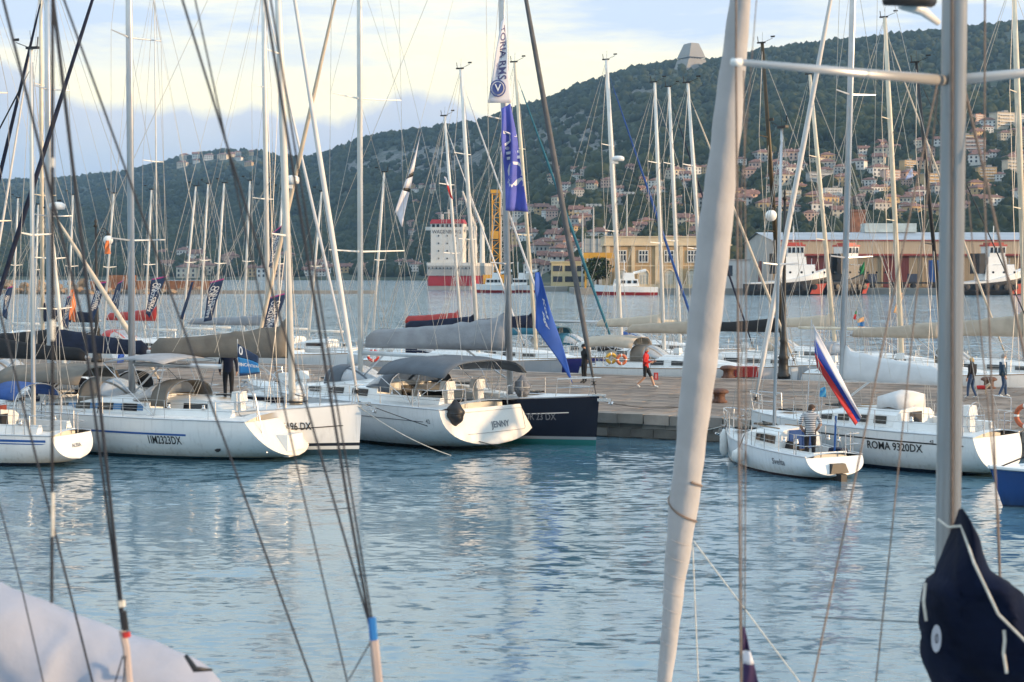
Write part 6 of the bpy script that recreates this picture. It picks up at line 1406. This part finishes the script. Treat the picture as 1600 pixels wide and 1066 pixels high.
# navy sail bag on the boom
def bag():
    XL = [(796, 1499), (815, 1494), (845, 1480), (880, 1462), (898, 1457), (906, 1442), (935, 1435), (985, 1433), (1030, 1440), (1060, 1454), (1160, 1492)]
    XR = [(796, 1504), (815, 1514), (845, 1527), (870, 1534), (893, 1544), (918, 1572), (950, 1608), (1000, 1668), (1060, 1720), (1160, 1780)]
    rs = []; n = 40
    for k in range(n + 1):
        py = 796 + 364*k/n; xl, xr = interp(py, XL), interp(py, XR); a_ = at(xl, py, 9.75); c_ = at(xr, py, 9.0); mid = (a_ + c_)/2; wv = (c_ - a_)/2; th = Vector((.2, .42, 0))*min(1, .12 + k/14); ring = []
        for j in range(40):
            an = 2*PI*j/40; p = mid + wv*math.cos(an) + th*math.sin(an)*.7
            px_ = 800 + p.x/p.y*F; ph = math.atan2(px_ - 1502, py - 780); dist = min(1, (py - 790)/120)
            f_ = 1 - abs(math.sin(ph*6.5 + 1.6*pnoise(p*1.7))); f2 = 1 - abs(math.sin(py*.021 + px_*.012 + 2.2*pnoise(p*2.3)))
            p += Vector((.25, -1, .1))*(.10*f_**3*dist + .09*f2**4*dist) + Vector((pnoise(p*5), pnoise(p*5 + Vector((7, 0, 0))), 0))*.018; ring.append(iv @ p)
        rs.append(ring)
    b = MB(); b.rings(rs); me = b.mesh('sail_bag', mat('bag_navy', (.0035, .007, .022), .9, 0, .35, 3, .5, 8, **{'Specular IOR Level': .12})); me.shade_smooth(); return ob('sail_bag', me, FR)
bg_ = bag()
bc = at(1463, 998, 9.05)
b = MB(); b.add([iv @ (bc + Vector((.03*math.cos(a_), 0, .083*math.sin(a_)))) for a_ in np.linspace(0, 2*PI, 20, False)], [tuple(range(20))]); b.build('badge', mat('badge_grey', (.42, .43, .48), .7), bg_)
lettering(bg_, '0', lambda x, y: iv @ (bc + Vector((x*.5, -.01, y))), .08, navy_txt)
stay(FR, iv, [(1446, 912, 9.3), (1443, 940, 9.2), (1447, 970, 9.2)], .010, rope_w, 'bag_tie'); stay(FR, iv, [(1569, 985, 8.9), (1570, 1000, 8.9), (1568, 1020, 8.9), (1573, 1052, 8.9)], .010, rope_w, 'bag_tie')
stay(FR, iv, [(1268, 964, 10.5), (1440, 973, 9.9)], .004, rope_b, 'boat_hook')
flag('pennant', 'dark violet pennant with white band on the near rigging', 9.0, (1161, 980), (1163, 980), (1187, 1076), (1161, 1076), [(0, .38, mat('flag_plum', (.03, .012, .06), .8)), (.38, .6, fl_white), (.6, 1, MATS['flag_plum'])], (), .008, 1)

# left foreground boat: mast outside the frame, shrouds, white sail bag
Ml = at(-150, 533, 8.0); d2 = Vector((.3, .954, 0)).normalized()
FL, HL = yacht('near yacht with dark shrouds and a white sail bag, mast outside the view', Vector((Ml.x, Ml.y, 0)) - d2*6.3, d2, 10.5, 3.4, 1.1, 1.3, None, .8, .3, .1, mast_base_dx=6.3, mast_top=18.5, mr=.09, mastm=alu, sp=(), boom=0, furl=None, hood=None, detail=0, pulpit=False, backstay=False, wheels=0)
for ch in list(FL.children):
    if ch.name.split('.')[0] in ('shroud', 'forestay'): bpy.data.objects.remove(ch)
iv2 = (Matrix.Translation(FL.location) @ Matrix.Rotation(FL.rotation_euler.z, 4, 'Z')).inverted()
dk = mat('shroud_dark', (.028, .030, .038), .5, .2, .2, 5)
def up(p0, p1):   # extend a line seen in the frame up to the mast outside it
    sl = (p1[0] - p0[0])/(p1[1] - p0[1]); y = p0[1] + (-150 - p0[0])/sl; return (-150, y, 8.0)
for pts, rd in (([(5, 0), (129, 500), (192, 985)], .0075), ([(83, 0), (142, 500), (194, 985)], .0095), ([(100, 0), (493, 1080)], .006), ([(285, 0), (466, 589), (580, 985)], .0065), ([(414, 0), (541, 770), (580, 985)], .008), ([(423, 0), (549, 770), (584, 985)], .0055), ([(305, 0), (473, 770), (546, 1080)], .0045), ([(-60, 250), (147, 1076)], .006), ([(-40, 640), (34, 920), (70, 1076)], .004)):
    stay(FL, iv2, [up(pts[0], pts[1])] + [(p[0], p[1], 8.0 + .3*(p[1]/1066)) for p in pts], rd, dk)
stay(FL, iv2, [(82, -40, 7.2), (82, 495, 7.2), (81, 942, 7.2)], .0075, rope_b, 'halyard'); stay(FL, iv2, [(82.5, 770, 7.18), (82, 838, 7.18)], .009, rope_w, 'whipping'); stay(FL, iv2, [(82, 500, 7.18), (82, 532, 7.18)], .010, rope_w, 'whipping'); stay(FL, iv2, [(82, 247, 7.18), (82, 261, 7.18)], .009, rope_w, 'whipping')
stay(FL, iv2, [(191, 985, 8.25), (197, 1012, 8.25), (204, 1090, 8.25)], .020, mat('turnbuckle_cover', (.42, .34, .31), .6), 'turnbuckle'); stay(FL, iv2, [(189, 938, 8.27), (190, 948, 8.27)], .022, rope_w, 'tape'); stay(FL, iv2, [(193, 955, 8.22), (197, 985, 8.22)], .016, black, 'toggle'); stay(FL, iv2, [(197, 988, 8.2), (198, 996, 8.2)], .022, red, 'tape')
stay(FL, iv2, [(581, 965, 8.27), (584, 1000, 8.27)], .022, mat('tape_blue', (.02, .16, .45), .5), 'tape'); stay(FL, iv2, [(584, 1000, 8.28), (593, 1090, 8.28)], .026, MATS['turnbuckle_cover'], 'turnbuckle'); stay(FL, iv2, [(578, 1005, 8.2), (545, 1062, 8.2)], .004, dk, 'lashing'); stay(FL, iv2, [(192, 1025, 8.2), (176, 1080, 8.2)], .004, dk, 'lashing'); stay(FL, iv2, [(196, 1025, 8.2), (192, 1080, 8.2)], .004, dk, 'lashing')
# heaped white sail bag
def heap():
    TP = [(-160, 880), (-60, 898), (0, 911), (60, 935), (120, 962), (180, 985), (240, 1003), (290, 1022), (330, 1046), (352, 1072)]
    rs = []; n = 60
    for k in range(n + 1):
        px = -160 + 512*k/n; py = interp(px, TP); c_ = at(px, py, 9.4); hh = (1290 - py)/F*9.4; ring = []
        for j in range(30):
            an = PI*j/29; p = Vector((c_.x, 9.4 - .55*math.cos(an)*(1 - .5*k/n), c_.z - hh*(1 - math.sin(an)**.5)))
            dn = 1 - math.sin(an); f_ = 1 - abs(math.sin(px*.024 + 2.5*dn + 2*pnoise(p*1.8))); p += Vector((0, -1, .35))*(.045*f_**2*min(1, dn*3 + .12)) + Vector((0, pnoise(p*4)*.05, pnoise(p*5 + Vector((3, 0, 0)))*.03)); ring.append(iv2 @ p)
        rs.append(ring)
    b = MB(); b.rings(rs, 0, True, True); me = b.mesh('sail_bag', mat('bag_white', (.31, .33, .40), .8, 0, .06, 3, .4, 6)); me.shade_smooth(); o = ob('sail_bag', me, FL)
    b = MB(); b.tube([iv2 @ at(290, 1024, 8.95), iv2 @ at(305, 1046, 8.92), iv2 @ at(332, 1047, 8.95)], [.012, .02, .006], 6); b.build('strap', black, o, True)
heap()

# ================================================================== AIR
b = MB(); b.box((0, 2500, 207), (9000, 6000, 424))
hm = bpy.data.materials.new('haze_air'); hm.use_nodes = True; t = hm.node_tree; t.nodes.clear()
o_ = t.nodes.new('ShaderNodeOutputMaterial'); v_ = t.nodes.new('ShaderNodeVolumePrincipled'); v_.inputs['Color'].default_value = (.38, .66, 1, 1); v_.inputs['Density'].default_value = .00008
v_.inputs['Anisotropy'].default_value = .2; t.links.new(v_.outputs[0], o_.inputs['Volume'])
hz = tag(b.build('haze', hm), 'pale morning haze over the harbour and hills', 'haze', kind='stuff')
